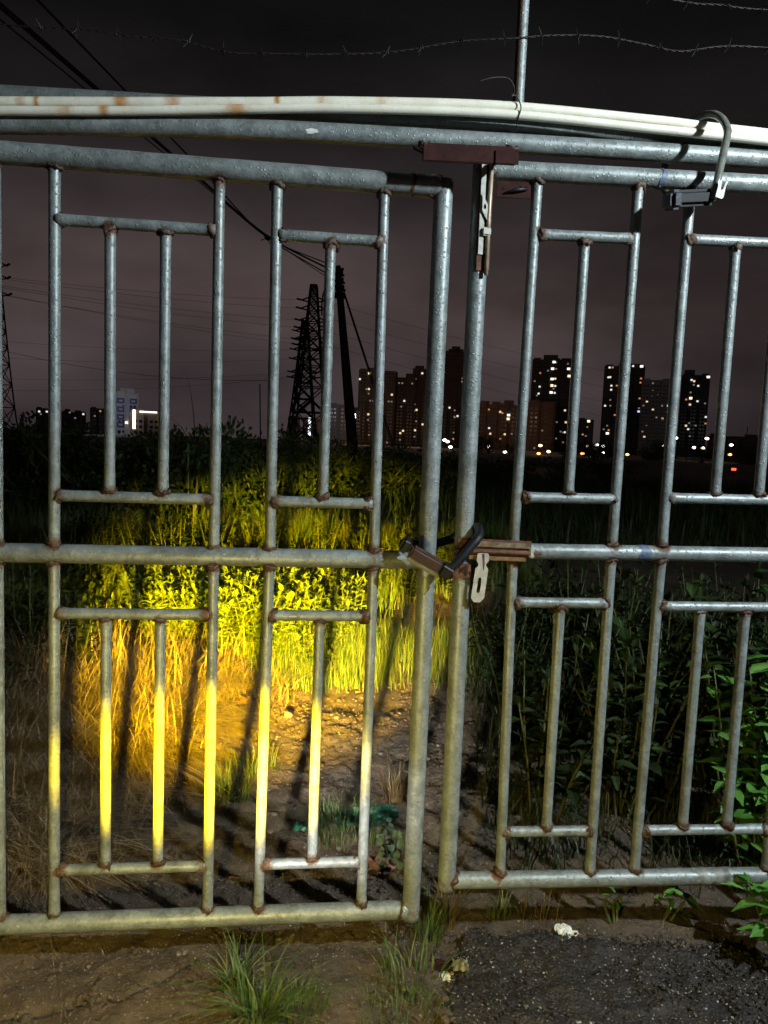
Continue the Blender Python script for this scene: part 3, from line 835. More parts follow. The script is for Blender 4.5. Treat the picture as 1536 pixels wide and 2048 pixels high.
bmesh.ops.recalc_face_normals(bm, faces=bm.faces[:])
me = bpy.data.meshes.new('torn_tag'); bm.to_mesh(me); bm.free(); me.materials.append(M_WHITE)
o = bpy.data.objects.new('torn_tag', me); o.location = lp((0.866, 2.006, 2.19)); link(o, lk)

# ------------------------------------------------------------------ utility pole, cables, pylons
pole = empty('utility_pole', (-1.48, 36, 0)); tag(pole, 'dark leaning utility pole with cables, standing in the scrub', 'pole')
V, Fc = tube([(0 - 1.25 * t, 0, -0.5 + 10.5 * t) for t in np.linspace(0, 1, 14)], list(np.linspace(0.30, 0.15, 14)), 12)
mobj('shaft', V, Fc, M_POLE, pole, True)
mb = MB()
for dz in (9.85, 9.55, 9.2, 8.85, 8.5): mb.tube([(-1.25 + .12 * (10 - dz) - 0.28, -0.05, dz), (-1.25 + .12 * (10 - dz) + 0.30, -0.05, dz)], 0.06, 8)
mb.obj('crossarm_irons', M_PYLON, pole, True)
for dz in (9.7, 9.35, 9.0, 8.65):
    V, Fc = tube([(-1.25 + .12 * (10 - dz), 0, dz - 0.09), (-1.25 + .12 * (10 - dz), 0, dz + 0.09)], 0.26, 10)
    mobj('clamp_band', V, Fc, M_PYLON, pole, True)
V, Fc = tube(smooth_path([(-1.75, -0.1, 9.0), (-1.9, -0.1, 8.6), (-1.95, -0.1, 8.1), (-1.93, -0.1, 7.6)]), 0.04, 6)
mobj('hanging_tail', V, Fc, M_CABLE, pole, True)
def cable(a, b, sag, rad, label, name='overhead_cable', group='overhead cables above the gate', n=24, ext=0.0):
    a = Vector(a); b = Vector(b)
    if ext: a = a + (a - b) * ext
    pts = [a.lerp(b, t) - Vector((0, 0, sag * 4 * t * (1 - t))) for t in np.linspace(0, 1, n)]
    V, Fc = tube(pts, rad, 6)
    return tag(mobj(name, V, Fc, M_CABLE, None, True), label, 'cable', group)
KN = (-5.66, 33.0, 10.40)
def two(a, end, rad, label):
    a = Vector(a); k = Vector(KN)
    a2 = a + (a - k) * 1.0
    pts = [a2, a, a.lerp(k, 0.5) - Vector((0, 0, 0.0)), k + Vector((rnd.uniform(-.05, .05), 0, rnd.uniform(-.05, .05))), Vector(end)]
    V, Fc = tube(smooth_path(pts, 6), rad, 7)
    tag(mobj('overhead_cable', V, Fc, M_CABLE, None, True), label, 'cable', 'overhead cables above the gate')
two((-7.93, 15, 9.79), (-2.95, 36, 9.75), 0.042, 'thick black cable bundle running overhead to the leaning pole')
two((-7.90, 15, 9.70), (-2.92, 36, 9.45), 0.030, 'thinner cable hugging the thick bundle to the leaning pole')
two((-7.19, 15, 9.89), (-2.95, 36, 10.0), 0.026, 'single cable beside the bundle, joining it at the clamp')
two((-7.93, 15, 9.50), (-2.9, 36, 9.25), 0.018, 'thin lowest cable slung beneath the bundle')
kn = bevel_box('cable_clamp', (0.28, 0.2, 0.22), M_PYLON, None, KN, (0.2, 0.5, 0.1), 0.05); tag(kn, 'dark clamp knot gathering the overhead cables', 'clamp')
mb = MB()
for k in range(4): mb.tube([(0, 0, 0), (rnd.uniform(-.25, .25), 0, rnd.uniform(-.3, .1))], 0.02, 5)
mb.obj('wire_ends', M_CABLE, kn)
cable((-2.48, 36, 9.1), (0.95, 42, 0.0), 0.0, 0.032, 'upper guy wire from the leaning pole down to the scrub', 'guy_wire', 'guy wires of the leaning pole')
cable((-2.36, 36, 8.65), (0.85, 42, 0.0), 0.0, 0.032, 'lower guy wire from the leaning pole down to the scrub', 'guy_wire', 'guy wires of the leaning pole')

def pylon(cx, cy, H, wb, wt, arms, label, th=0.22):
    root = empty('pylon', (cx, cy, 0)); tag(root, label, 'pylon', 'lattice pylons beyond the field')
    W = lambda z: wb + (wt - wb) * min(1, (z / H)) ** 0.8
    for sx_ in (-1, 1):
        for sy_ in (-1, 1):
            V, Fc = tube([(sx_ * W(z) / 2, sy_ * W(z) / 2, z) for z in np.linspace(0, H, 12)], th, 4)
            mobj('leg', V, Fc, M_PYLON, root)
    z = 0; mb = MB()
    while z < H - 1:
        w = W(z); z2 = min(H, z + max(1.6, w * 0.85)); w2 = W(z2)
        for s in (-1, 1):
            for p, q in (((-w / 2, s * w / 2, z), (w2 / 2, s * w2 / 2, z2)), ((w / 2, s * w / 2, z), (-w2 / 2, s * w2 / 2, z2)), ((s * w / 2, -w / 2, z), (s * w2 / 2, w2 / 2, z2)), ((s * w / 2, w / 2, z), (s * w2 / 2, -w2 / 2, z2)), ((-w2 / 2, s * w2 / 2, z2), (w2 / 2, s * w2 / 2, z2)), ((-w / 2, s * w / 2, z), (0, s * w / 2, (z + z2) / 2)), ((w / 2, s * w / 2, z), (0, s * w / 2, (z + z2) / 2))):
                mb.tube([p, q], th * 0.62, 4, False)
        z = z2
    mb.obj('bracing', M_PYLON, root)
    for za in arms:
        L = 2.3 + W(za) / 2
        for s in (-1, 1):
            mb = MB()
            mb.tube([(s * W(za) / 2, 0, za + 0.9), (s * L, 0, za)], th * 0.8, 4)
            mb.tube([(s * W(za) / 2, 0, za - 0.5), (s * L, 0, za)], th * 0.8, 4)
            arm = mb.obj('crossarm', M_PYLON, root)
            V, Fc = tube([(s * L, 0, za), (s * (L + 1.2), -1.0, za + 0.15)], 0.28, 8)
            mobj('insulator', V, Fc, M_PYLON, arm)
    return root
A1 = (42.4, 40.0, 36.6, 34.4, 31.0, 29.5)
pylon(-23.1, 216, 46.8, 11.5, 1.7, A1, 'tallest dark lattice pylon beside the leaning pole', 0.27)
pylon(-32.9, 280, 47.5, 11.5, 1.9, (43, 40, 36, 32.5, 27.5, 25.5), 'second dark lattice pylon half hidden behind the tallest one', 0.34)
pylon(-97.6, 180, 46.0, 8.0, 1.5, (41, 38, 34), 'far dark lattice pylon at the end of the power line', 0.2)
for k, za in enumerate(A1):
    for dy in (0,):
        cable((-20.5 - 85.0, 150 - k * 4, za - 8 + 2.0 * k), (-26.5, 216, za), 1.5, 0.036, 'thin high voltage line strung between lattice pylons', 'power_line', 'power lines between the pylons', 30)
for k, za in enumerate((36, 32.5, 27.5, 25.5)):
    cable((-150, 250, za - 4 - 2.5 * k), (-36.0, 280, za), 2.0, 0.04, 'thin high voltage line strung between lattice pylons', 'power_line', 'power lines between the pylons', 30)
for k, za in enumerate((42.4, 38, 34, 30)):
    cable((-20.5, 216, za), (160 + 20 * k, 420, za + 2 - 8 * k), 3.0, 0.045, 'thin high voltage line strung away from the tallest pylon', 'power_line', 'power lines past the tower blocks', 30)
cable((-95.0, 180, 20.5), (-28, 180, 16.0), 2.2, 0.05, 'low slack line crossing above the scrub', 'power_line', None, 30)
V, Fc = tube([(-2.40, 14, 0.0), (-2.48, 14, 2.54)], [0.018, 0.012], 6)
tag(mobj('thin_stake', V, Fc, M_PYLON), 'thin bare stake poking up from the scrub', 'stake')

# ------------------------------------------------------------------ city
def wallmat(name, a, b): return simple(name, a, b, 0.25, 0.85, 0, 0)
M_WARM = wallmat('tan_facade', (0.20, 0.15, 0.12), (0.27, 0.20, 0.16))
M_BRICK = wallmat('brick_facade', (0.14, 0.095, 0.075), (0.19, 0.13, 0.10))
M_DARK = wallmat('grey_facade', (0.07, 0.066, 0.068), (0.10, 0.095, 0.095))
M_PALE = wallmat('pale_facade', (0.15, 0.15, 0.16), (0.20, 0.20, 0.21))
M_WHTF = wallmat('white_facade', (0.62, 0.62, 0.66), (0.72, 0.72, 0.75))
M_WIN = simple('dark_window_glass', (0.010, 0.011, 0.013), (0.018, 0.018, 0.02), 1, 0.25, 0, 0)
M_BLUEP = simple('blue_panel', (0.05, 0.10, 0.36), (0.08, 0.15, 0.45), 1, 0.6, 0, 0)
def tower(cx, cy, w, h, d, mat, label, lit, blocks=(), cols=8, style='grid', name='tower_block', roofs=(), group='tower blocks on the skyline'):
    root = empty(name, (cx, cy, 0), -math.atan2(cx, cy)); tag(root, label, 'building', group)
    # bays: projecting strips broken by recesses, all closed boxes standing on the ground
    mb = MB(); mb.box((0, d / 2 + 1.2, h / 2 - 0.5), (w / 2, d / 2, h / 2 - 0.5)); mb.obj('wall', mat, root)
    nb = max(2, int(w / 7)); bw = w / nb
    for i in range(nb):
        x = -w / 2 + bw * (i + 0.5); hh = h - (1.6 if i % 2 else 0.0)
        mb = MB(); mb.box((x, 0.6, hh / 2), (bw * 0.36, 0.62, hh / 2)); mb.obj('bay', mat, root)
    for (x, ww, hh) in roofs:
        mb = MB(); mb.box((x, d / 2 + 1, h - 1 + hh / 2 - 0.02), (ww / 2, d / 3, hh / 2)); mb.obj('roof_block', mat, root)
    fl = 3.0; nf = int((h - 3) / fl)
    mw = MB(); ms = MB()
    for f in range(nf):
        z = 2.4 + f * fl
        for i in range(nb):
            x = -w / 2 + bw * (i + 0.5)
            mw.box((x - bw * 0.16, -0.02, z), (bw * 0.10, 0.05, 0.75)); mw.box((x + bw * 0.16, -0.02, z), (bw * 0.10, 0.05, 0.75))
        if style == 'balcony':
            ms.box((0, 0.0, z - 1.2), (w / 2 * 0.96, 0.55, 0.16))
            for i in range(nb * 2): ms.box((-w / 2 + (i + 0.5) * w / nb / 2, -0.45, z - 0.75), (w / nb / 4.6, 0.05, 0.35))
        else:
            ms.box((0, 0.58, z - 1.3), (w / 2 * 1.0, 0.03, 0.12))
    tag(mw.obj('dark_windows', M_WIN, root), kind='stuff'); tag(ms.obj('balcony' if style == 'balcony' else 'floor_band', mat, root), kind='stuff')
    rw = random.Random(int(cx * 7) + int(h))
    extra = [(-w / 2 + bw * (rw.randrange(nb) + 0.5) + rw.choice((-1, 1)) * bw * 0.16, 2.4 + fl * rw.randrange(max(1, nf)), rw.choice('dddyo')) for _ in range(max(2, int(w * h / 260)))]
    for (x, z, k) in list(lit) + (extra if name == 'tower_block' else []):
        s = {'W': (1.5, 1.1), 'Y': (1.4, 1.15), 'w': (0.95, 0.85), 'y': (1.0, 0.95), 'o': (0.9, 0.8), 'd': (0.85, 0.75), 'b': (1.1, 0.9)}[k]
        sc = 0.8 * cy / 600.0
        mb = MB(); mb.box((x, -0.14, z), (s[0] * sc, 0.06, s[1] * sc)); mb.obj('lit_window', EM[k], root)
    return root
CITY = {
    'b1': (-10.6, 640.0, 32.4, 66.1, [(-15.1, 56.8, 'w'), (-6.8, 62.2, 'Y'), (-9.0, 48.4, 'd'), (-6.9, 48.5, 'y'), (-7.0, 44.5, 'd'), (-6.6, 26.5, 'y'), (-6.7, 21.6, 'd')]),
    'b2': (10.5, 660.0, 27.1, 62.7, [(-7.7, 60.8, 'd'), (3.9, 40.6, 'w'), (3.9, 13.6, 'w')]),
    'b2b': (29.6, 670.0, 16.5, 72.1, [(0.5, 66.9, 'w'), (-5.5, 61.6, 'd'), (-6.2, 50.5, 'y'), (-3.3, 33.4, 'y'), (-3.2, 23.0, 'd'), (-3.9, 14.7, 'y'), (-4.2, 8.8, 'd')]),
    'b3': (61.8, 690.0, 26.4, 90.7, [(-3.5, 37.7, 'w'), (4.4, 30.1, 'w'), (1.9, 28.8, 'd')]),
    'b4': (79.2, 520.0, 31.1, 33.4, [(-7.0, 28.6, 'o'), (1.1, 27.2, 'y'), (7.1, 25.1, 'W'), (6.9, 22.4, 'Y'), (-6.2, 15.4, 'w'), (2.1, 8.1, 'o'), (10.0, 11.9, 'd')]),
    'b5': (137.1, 620.0, 32.1, 79.0, [(1.9, 75.7, 'W'), (3.6, 75.3, 'd'), (1.0, 70.1, 'W'), (3.9, 70.0, 'd'), (1.1, 61.5, 'W'), (3.6, 61.8, 'y'), (1.3, 56.0, 'Y'), (4.0, 55.7, 'w'), (1.0, 50.2, 'W'), (3.9, 49.9, 'w'), (-9.1, 66.3, 'o'), (-8.9, 54.8, 'w'), (-9.4, 49.0, 'w'), (14.2, 70.2, 'W'), (14.9, 64.2, 'Y'), (14.6, 25.4, 'y'), (14.3, 17.0, 'w'), (13.0, 16.7, 'd')]),
    'b5b': (105.4, 500.0, 19.2, 35.4, [(10.8, 20.7, 'd'), (1.4, 14.6, 'd'), (11.0, 9.5, 'd')]),
    'b6': (153.1, 560.0, 11.5, 27.1, [(1.8, 24.7, 'Y'), (1.0, 20.2, 'd'), (0.4, 13.4, 'd')]),
    'b7': (192.7, 600.0, 31.9, 73.6, [(-11.9, 71.1, 'w'), (-9.5, 71.2, 'o'), (-10.9, 63.3, 'w'), (-12.3, 63.1, 'w'), (-9.5, 56.3, 'w'), (-9.5, 53.0, 'w'), (-9.6, 44.7, 'd'), (-9.3, 40.0, 'd'), (-13.4, 39.8, 'w'), (-9.3, 19.8, 'o'), (-10.1, 17.1, 'W'), (6.4, 72.4, 'w'), (13.0, 72.2, 'W'), (13.0, 59.1, 'o'), (13.2, 46.3, 'o'), (13.2, 35.7, 'b')]),
    'b8': (204.9, 560.0, 21.0, 59.2, [(-2.5, 55.6, 'd'), (-2.2, 49.8, 'd'), (-2.3, 46.4, 'd'), (1.7, 46.6, 'd'), (5.3, 38.6, 'd'), (9.7, 38.7, 'b'), (6.2, 28.7, 'y'), (1.9, 29.6, 'd'), (-7.5, 18.5, 'd'), (-5.0, 22.9, 'd')]),
    'b9': (251.6, 600.0, 21.7, 68.6, [(-3.1, 63.4, 'w'), (2.2, 58.6, 'w'), (-3.1, 53.2, 'd'), (-2.7, 48.5, 'Y'), (2.6, 46.1, 'w'), (-2.9, 43.3, 'y'), (9.3, 65.8, 'W'), (9.8, 33.4, 'w'), (10.0, 28.1, 'o'), (-2.4, 28.1, 'd'), (-4.7, 25.9, 'y'), (-2.8, 23.1, 'w'), (2.7, 26.2, 'd')]),
    'b10': (157.5, 330.0, 21.3, 12.0, []),
    'l1': (-154.5, 430.0, 12.7, 26.1, [(-0.3, 7.8, 'Y')]),
    'l2': (-133.3, 400.0, 16.5, 14.7, []),
    'f1': (-333.3, 700.0, 11.6, 23.5, [(-2.9, 19.1, 'w'), (3.8, 19.3, 'w'), (-1.5, 16.7, 'd')]),
    'f2': (-324.7, 750.0, 23.3, 22.2, [(-3.9, 20.5, 'd'), (9.1, 19.5, 'w'), (1.3, 15.1, 'd')]),
    'f3': (-240.3, 600.0, 11.2, 22.1, [(2.3, 18.9, 'o'), (-1.9, 14.7, 'd')]),
    'm1': (-77.5, 600.0, 9.9, 21.1, []),
    'm2': (-50.4, 480.0, 11.2, 17.0, []),
    'm3': (-37.9, 560.0, 16.9, 31.1, []),
    'm4': (-27.0, 600.0, 10.7, 31.3, []),
}
def city(key, d, mat, label, **kw):
    cx, cy, w, h, lit = CITY[key]
    return tower(cx, cy, w, h, d, mat, label, lit, **kw)
city('b1', 18, M_WARM, 'tan tower block with orange lit corner windows next to the pylons', roofs=((-2, 14, 2.4),))
city('b2', 18, M_BRICK, 'brown tower block with notched roof behind the left latch stile', roofs=((-6, 6, 5.0), (8, 7, 4.0)))
city('b2b', 16, M_BRICK, 'brown tower block with a column of warm stair lights', roofs=((-2, 8, 3.0),))
city('b3', 18, M_BRICK, 'tallest brick-brown tower with few lit windows seen between the stiles', roofs=((0, 14, 3.5), (0, 8, 6.0)))
city('b4', 16, M_BRICK, 'lower brown apartment row with stepped roofs and a big lit window', roofs=((-10, 6, 2.6), (-2, 6, 2.2), (7, 7, 3.4)))
city('b5', 20, M_DARK, 'dark tower with a bright column of lit windows', roofs=((-1, 12, 4.2), (12, 8, 1.6)))
city('b5b', 16, M_BRICK, 'plain brown block standing in front of the brightest tower')
city('b6', 12, M_DARK, 'small dark block with one warm top window')
city('b7', 20, M_DARK, 'wide dark tower with white windows down both edges', roofs=((4, 18, 2.2),))
city('b8', 16, M_PALE, 'grey tower with ribbed balconies between two dark towers', style='balcony')
city('b9', 18, M_DARK, 'dark stepped tower with scattered lit windows at the end of the skyline', roofs=((-5, 8, 4.5),))
b10 = city('b10', 20, M_BRICK, 'long low shed with a roof mast behind the street lamps', name='low_shed', group=None)
V, Fc = tube([(5.5, 5, 11), (5.5, 5, 15.5)], 0.18, 5); mobj('roof_mast', V, Fc, M_PYLON, b10)
l1 = city('l1', 12, M_WHTF, 'white and blue office tower above the dark scrub', name='office_tower', group=None, roofs=((0, 8, 3.0),))
for z in (20.5, 15.5, 11.0, 6.5):
    for x in (-3.6, 3.4):
        mb = MB(); mb.box((x, -0.2, z), (2.0, 0.06, 1.6)); mb.obj('blue_panel', M_BLUEP, l1)
        mb = MB(); mb.box((x, -0.32, z), (1.1, 0.04, 0.6)); mb.obj('pale_panel', M_WHTF, l1)
l2 = city('l2', 12, M_WARM, 'low building outlined with bright strip lights', name='lit_building', group=None)
mb = MB(); mb.box((-6.2, -0.4, 9.3), (0.75, 0.2, 5.2)); mb.obj('light_strip', emit('strip_light', (1.0, 0.93, 0.75), 2.6), l2)
mb = MB(); mb.box((1.2, -0.4, 13.6), (4.6, 0.2, 0.42)); mb.obj('light_strip', emit('strip_light_top', (1.0, 0.90, 0.72), 2.2), l2)
for z in (11.5, 9.2, 7.0):
    mb = MB(); mb.box((7.2, -0.4, z), (0.7, 0.2, 0.7)); mb.obj('lit_window', EM['y'], l2)
city('f1', 10, M_DARK, 'far tiny block with a pair of lit windows', name='far_block', group=None)
city('f2', 12, M_DARK, 'far low row of blocks with one lit window', name='far_block', group=None, roofs=((-6, 5, 3), (4, 6, 2)))
city('f3', 10, M_DARK, 'far block with a single orange window', name='far_block', group=None)
city('m1', 10, M_PALE, 'pale far building left of the pylon feet', name='far_block', group=None)
m2 = city('m2', 10, M_DARK, 'far building with a vertical white light strip behind the pylon', name='far_block', group=None)
for k in range(6):
    mb = MB(); mb.box((-1.2, -0.4, 15.6 - k * 2.0), (0.8, 0.2, 0.85)); mb.obj('light_panel', emit('cold_strip', (0.85, 0.92, 1.0), 2.6), m2)
city('m3', 14, M_PALE, 'pale blue-grey far block behind the leaning pole', name='far_block', group=None)
city('m4', 10, M_PALE, 'narrow far block with blue-white sign lights', name='far_block', group=None)

LAMPS = [(21.8, 260.0, 3.06, 'w'), (20.9, 262.0, 3.57, 'w'), (21.2, 240.0, 1.17, 'w'), (32.8, 200.0, 0.44, 'w'), (32.5, 230.0, 1.82, 'w'), (46.7, 220.0, 2.72, 'y'), (42.6, 190.0, 1.07, 'y'), (37.9, 180.0, 0.5, 'o'), (48.8, 180.0, 0.93, 'o'), (66.8, 230.0, 3.64, 'w'), (65.7, 220.0, 3.31, 'w'), (53.8, 180.0, 1.37, 'g'), (56.6, 170.0, 1.14, 'o'), (91.9, 240.0, 4.27, 'w'), (103.6, 260.0, 7.52, 'w'), (114.7, 260.0, 7.78, 'w'), (97.6, 230.0, 4.06, 'w'), (100.5, 230.0, 4.01, 'y'), (95.1, 200.0, 4.81, 'w'), (80.7, 170.0, 2.09, 'o'), (-23.3, 500.0, 20.48, 'b'), (-23.2, 500.0, 18.6, 'b')]
LN = {'w': 'white', 'y': 'warm yellow', 'o': 'orange', 'g': 'greenish white', 'b': 'blue-white', 'r': 'red'}
for x, y, z, k in LAMPS:
    s = 0.48 * y / 220
    root = empty('street_lamp', (x, y, 0)); tag(root, 'distant %s street lamp glowing below the tower blocks' % LN[k] if k != 'b' else 'blue-white sign lamp high on a far mast', 'lamp', LN[k] + ' street lamps along the far road')
    V, Fc = tube([(0, 0.3, -0.6), (0, 0.3, z - 0.1), (0, 0.15, z + 0.05)], 0.07, 6); mobj('lamp_pole', V, Fc, M_PYLON, root)
    bm = bmesh.new(); bmesh.ops.create_icosphere(bm, subdivisions=2, radius=s)
    for v in bm.verts: v.co.x *= 1.25; v.co.z *= 0.8
    me = bpy.data.meshes.new('lamp_head'); bm.to_mesh(me); bm.free(); me.materials.append(EL[k])
    o = bpy.data.objects.new('lamp_head', me); o.location = (0, 0, z); link(o, root)
# light of the road lamps, plus added unseen lights brightening the facades
for (x, y, z, e, c) in ((44, 205, 5, 1500, (1, 0.72, 0.4)), (82, 185, 4, 900, (1, 0.5, 0.2)), (55, 190, 4, 900, (0.9, 1, 0.85)), (20, 400, 25, 22000, (1, 0.55, 0.32)), (75, 400, 25, 9000, (1, 0.60, 0.36)), (-20, 440, 25, 24000, (1, 0.60, 0.36)), (-148, 385, 20, 7000, (0.8, 0.85, 1.0)), (-38, 510, 25, 6000, (0.75, 0.82, 1.0)), (205, 480, 30, 5000, (0.9, 0.92, 1.0))):
    d = bpy.data.lights.new('lamp_and_fill_light', 'POINT'); d.energy = e; d.color = c; d.shadow_soft_size = 0.5
    o = bpy.data.objects.new('lamp_and_fill_light', d); o.location = (x, y, z); COL.objects.link(o)
# red tail light of something parked on the far lane
tl = empty('warning_beacon', (28.9, 60, 0)); tag(tl, 'small red warning light low beside the far road', 'beacon')
V, Fc = tube([(0, 0, -0.4), (0, 0, 0.42)], 0.05, 6); mobj('stand', V, Fc, M_PYLON, tl)
V, Fc = tube([(-0.16, 0, 0.5), (0.16, 0, 0.5)], 0.10, 8); mobj('red_lens', V, Fc, EL['r'], tl, True)

# ------------------------------------------------------------------ plants
def blades(n, pos, hgt, wid, bend, seed, levels=4, dirs=None, jitter=0.3):
    r = np.random.default_rng(seed)
    pos = np.asarray(pos); h = np.asarray(hgt); w = np.asarray(wid); b = np.asarray(bend)
    an = r.uniform(0, 2 * np.pi, n) if dirs is None else np.asarray(dirs)
    dx, dy = np.cos(an), np.sin(an)
    wa = an + np.pi / 2 + r.uniform(-jitter, jitter, n)
    wx, wy = np.cos(wa), np.sin(wa)
    L = []
    for k in range(levels):
        t = k / levels
        up_ = h * (t - 0.45 * b * t * t)
        ou = h * b * t * t
        c = pos + np.stack([dx * ou, dy * ou, up_], 1)
        ww = (w * (1 - t ** 1.6) * 0.5)[:, None] * np.stack([wx, wy, 0 * wx], 1)
        L += [c - ww, c + ww]
    t = 1.0
    L.append(pos + np.stack([dx * h * b, dy * h * b, h * (1 - 0.45 * b)], 1))
    m = len(L)
    V = np.stack(L, 1).reshape(-1, 3)
    base = np.arange(n)[:, None] * m
    quads = np.concatenate([base + np.array([[2 * k, 2 * k + 1, 2 * k + 3, 2 * k + 2]]) for k in range(levels - 1)], 0)
    tris = base + np.array([[2 * levels - 2, 2 * levels - 1, 2 * levels]])
    tint = np.repeat(r.random(n), m)
    return V, quads.tolist() + tris.tolist(), tint
def tuft(x, y, n, h, spread, bend, wid, mat, label, name='grass_tuft', seed=0, group=None, z=None):
    r = np.random.default_rng(seed + 100)
    a = r.uniform(0, 2 * np.pi, n); q = np.sqrt(r.random(n)) * spread
    px, py = q * np.cos(a), q * np.sin(a) * 0.7
    z0 = gz(x, y) if z is None else z
    pz = np.array([gz(x + u, y + v) for u, v in zip(px, py)]) - z0 - 0.004
    V, Fc, tint = blades(n, np.stack([px, py, pz], 1), h * r.uniform(0.35, 1.0, n), wid * r.uniform(0.6, 1.2, n), bend * r.uniform(0.3, 1.3, n), seed, 5, a + r.uniform(-0.9, 0.9, n))
    o = mobj(name, V, Fc, mat, None, False, {'tint': tint})
    o.location = (x, y, z0)
    return tag(o, label, 'grass', group)
tuft(-0.275, 1.76, 64, 0.27, 0.06, 1.25, 0.0068, M_GRASS2, 'large green grass tuft on bare soil in front of the left leaf', seed=1)
tuft(-0.36, 1.86, 60, 0.20, 0.04, 0.9, 0.006, M_GRASS2, 'small green tuft just behind the large soil tuft', seed=2)
tuft(-0.20, 1.80, 320, 0.09, 0.10, 0.7, 0.003, M_GRASS2, 'short fine grass ring at the foot of the large tuft', seed=3)
tuft(0.135, 1.93, 60, 0.18, 0.10, 0.9, 0.0050, M_GRASS2, 'upright grass clump below the gap between the leaves', seed=4)
tuft(0.10, 1.80, 180, 0.09, 0.13, 0.6, 0.003, M_GRASS2, 'low sparse grass beside the asphalt corner', seed=5)
tuft(0.255, 2.17, 60, 0.25, 0.025, 0.65, 0.0048, M_TAWNY, 'tawny grass clump under the right latch stile', seed=6)
tuft(0.19, 2.12, 110, 0.22, 0.05, 0.5, 0.004, M_GRASS2, 'green blades beside the tawny clump', seed=7)
tuft(-0.10, 2.62, 260, 0.17, 0.14, 0.6, 0.004, M_GRASS2, 'green grass tuft in front of the netting', seed=8)
tuft(0.09, 2.88, 110, 0.22, 0.05, 0.7, 0.006, M_TAWNY, 'pale bleached grass tuft on the path edge', seed=9)
tuft(-0.60, 2.86, 130, 0.19, 0.10, 0.6, 0.006, M_GRASS2, 'small green tuft below the dry straw', seed=10)
tuft(-0.54, 3.10, 120, 0.17, 0.12, 0.7, 0.005, M_GRASS2, 'green tuft at the straw edge of the path', seed=11)
tuft(0.56, 2.20, 60, 0.10, 0.08, 0.5, 0.003, M_TAWNY, 'few thin blades beside the white scrap', seed=12)
tuft(0.43, 2.22, 40, 0.13, 0.05, 0.6, 0.0035, M_GRASS2, 'thin wispy grass behind the asphalt edge', seed=13)
tuft(-1.05, 1.70, 120, 0.09, 0.12, 0.6, 0.004, M_TAWNY, 'dry low blades at the soil crack', seed=14)

def field(n, box, h, wid, bend, mat, name, label, seed, dens=None, dirs=None, hv=(0.35, 1.0), levels=4, cat='grass'):
    r = np.random.default_rng(seed)
    x = r.uniform(box[0], box[1], n * 3); y = r.uniform(box[2], box[3], n * 3)
    if dens is not None:
        k = r.random(n * 3) < dens(x, y)
        x, y = x[k], y[k]
    x, y = x[:n], y[:n]; n = len(x)
    hh = h(x, y) if callable(h) else h
    V, Fc, tint = blades(n, np.stack([x, y, gh(x, y) - 0.01], 1), hh * r.uniform(*hv, n), wid * r.uniform(0.6, 1.3, n), bend * r.uniform(0.3, 1.4, n), seed, levels, None if dirs is None else dirs + r.uniform(-1.1, 1.1, n))
    o = mobj(name, V, Fc, mat, None, False, {'tint': tint})
    return tag(o, label, cat, None, 'stuff')
pathx = lambda y: -0.12 + 0.11 * (y - 2.0) + 0.10 * np.clip(y - 4.2, 0, 9)
offp = lambda x, y: x - pathx(y)
# tall grass behind the path's left bank and closing it at the back
field(26000, (-4.2, 1.6, 4.5, 10), lambda x, y: 0.34 + 0.06 * np.clip(y - 4.6, 0, 5) + 0.42 * (vnoise(x, y, 1.3) + 0.12), 0.010, 0.55, M_GRASS, 'tall_grass', 'tall wild grass standing beyond the path', 21,
      lambda x, y: np.clip(sstep(0.25, 0.75, -offp(x, y)) * np.maximum(sstep(5.6, 6.4, y), 0.8 * sstep(-1.5, -1.9, x)) + sstep(6.5, 8, y) * 0.7 + 0.35 * sstep(0.5, 0.9, offp(x, y)), 0, 1) * (0.35 + vnoise(x, y, 2.0) + 0.4))
# fine low grass at the path's end
field(11000, (-1.35, 0.75, 4.15, 5.4), lambda x, y: 0.16 + 0.16 * sstep(4.2, 4.8, y), 0.006, 0.5, M_GRASS, 'path_grass', 'fine short grass at the end of the dirt path', 22,
      lambda x, y: sstep(4.15, 4.7, y + 0.5 * vnoise(x, y, 2.5) - 0.25 * np.clip(x, 0, 1)) * (1 - 0.75 * sstep(-0.25, 0.2, x)))
# dry straw heap left of the path
field(14000, (-2.3, -0.45, 2.3, 4.4), lambda x, y: 0.16 + 0.16 * sstep(0.7, 1.1, -offp(x, y)) + 0.22 * (vnoise(x, y, 2.6) + 0.1), 0.0052, 1.7, M_DRY, 'dry_grass', 'matted dry straw heaped along the left of the path', 23,
      lambda x, y: sstep(0.66, 0.95, -offp(x, y) + 0.4 * vnoise(x, y, 3)) * (1 - 0.9 * sstep(3.9, 4.3, y)), None, (0.4, 1.4), 6)
field(3200, (-2.3, -0.7, 2.5, 4.3), lambda x, y: 0.25 + 0.25 * vnoise(x, y, 2.9), 0.0050, 1.2, M_DRY, 'dry_grass', 'loose drooping straw standing out of the heap', 33,
      lambda x, y: sstep(0.8, 1.1, -offp(x, y)) * (0.4 + 1.6 * vnoise(x, y, 2.1)), None, (0.4, 1.4), 6)
field(700, (-2.0, -0.75, 3.5, 4.6), lambda x, y: 0.40 + 0.25 * vnoise(x, y, 2.2), 0.010, 0.6, M_DRY, 'dry_stalks', 'taller broken straw stalks behind the straw heap', 24, lambda x, y: sstep(0.9, 1.15, -offp(x, y)), None, (0.5, 1.2), 5)
# right side undergrowth
field(8000, (0.45, 3.2, 2.35, 7), lambda x, y: 0.25 + 0.35 * (vnoise(x, y, 1.7) + 0.3), 0.007, 0.6, M_GRASS3, 'undergrowth_grass', 'dark grass undergrowth behind the right leaf', 25, lambda x, y: sstep(0.28, 0.7, offp(x, y)) * (0.5 + vnoise(x, y, 2.4)))
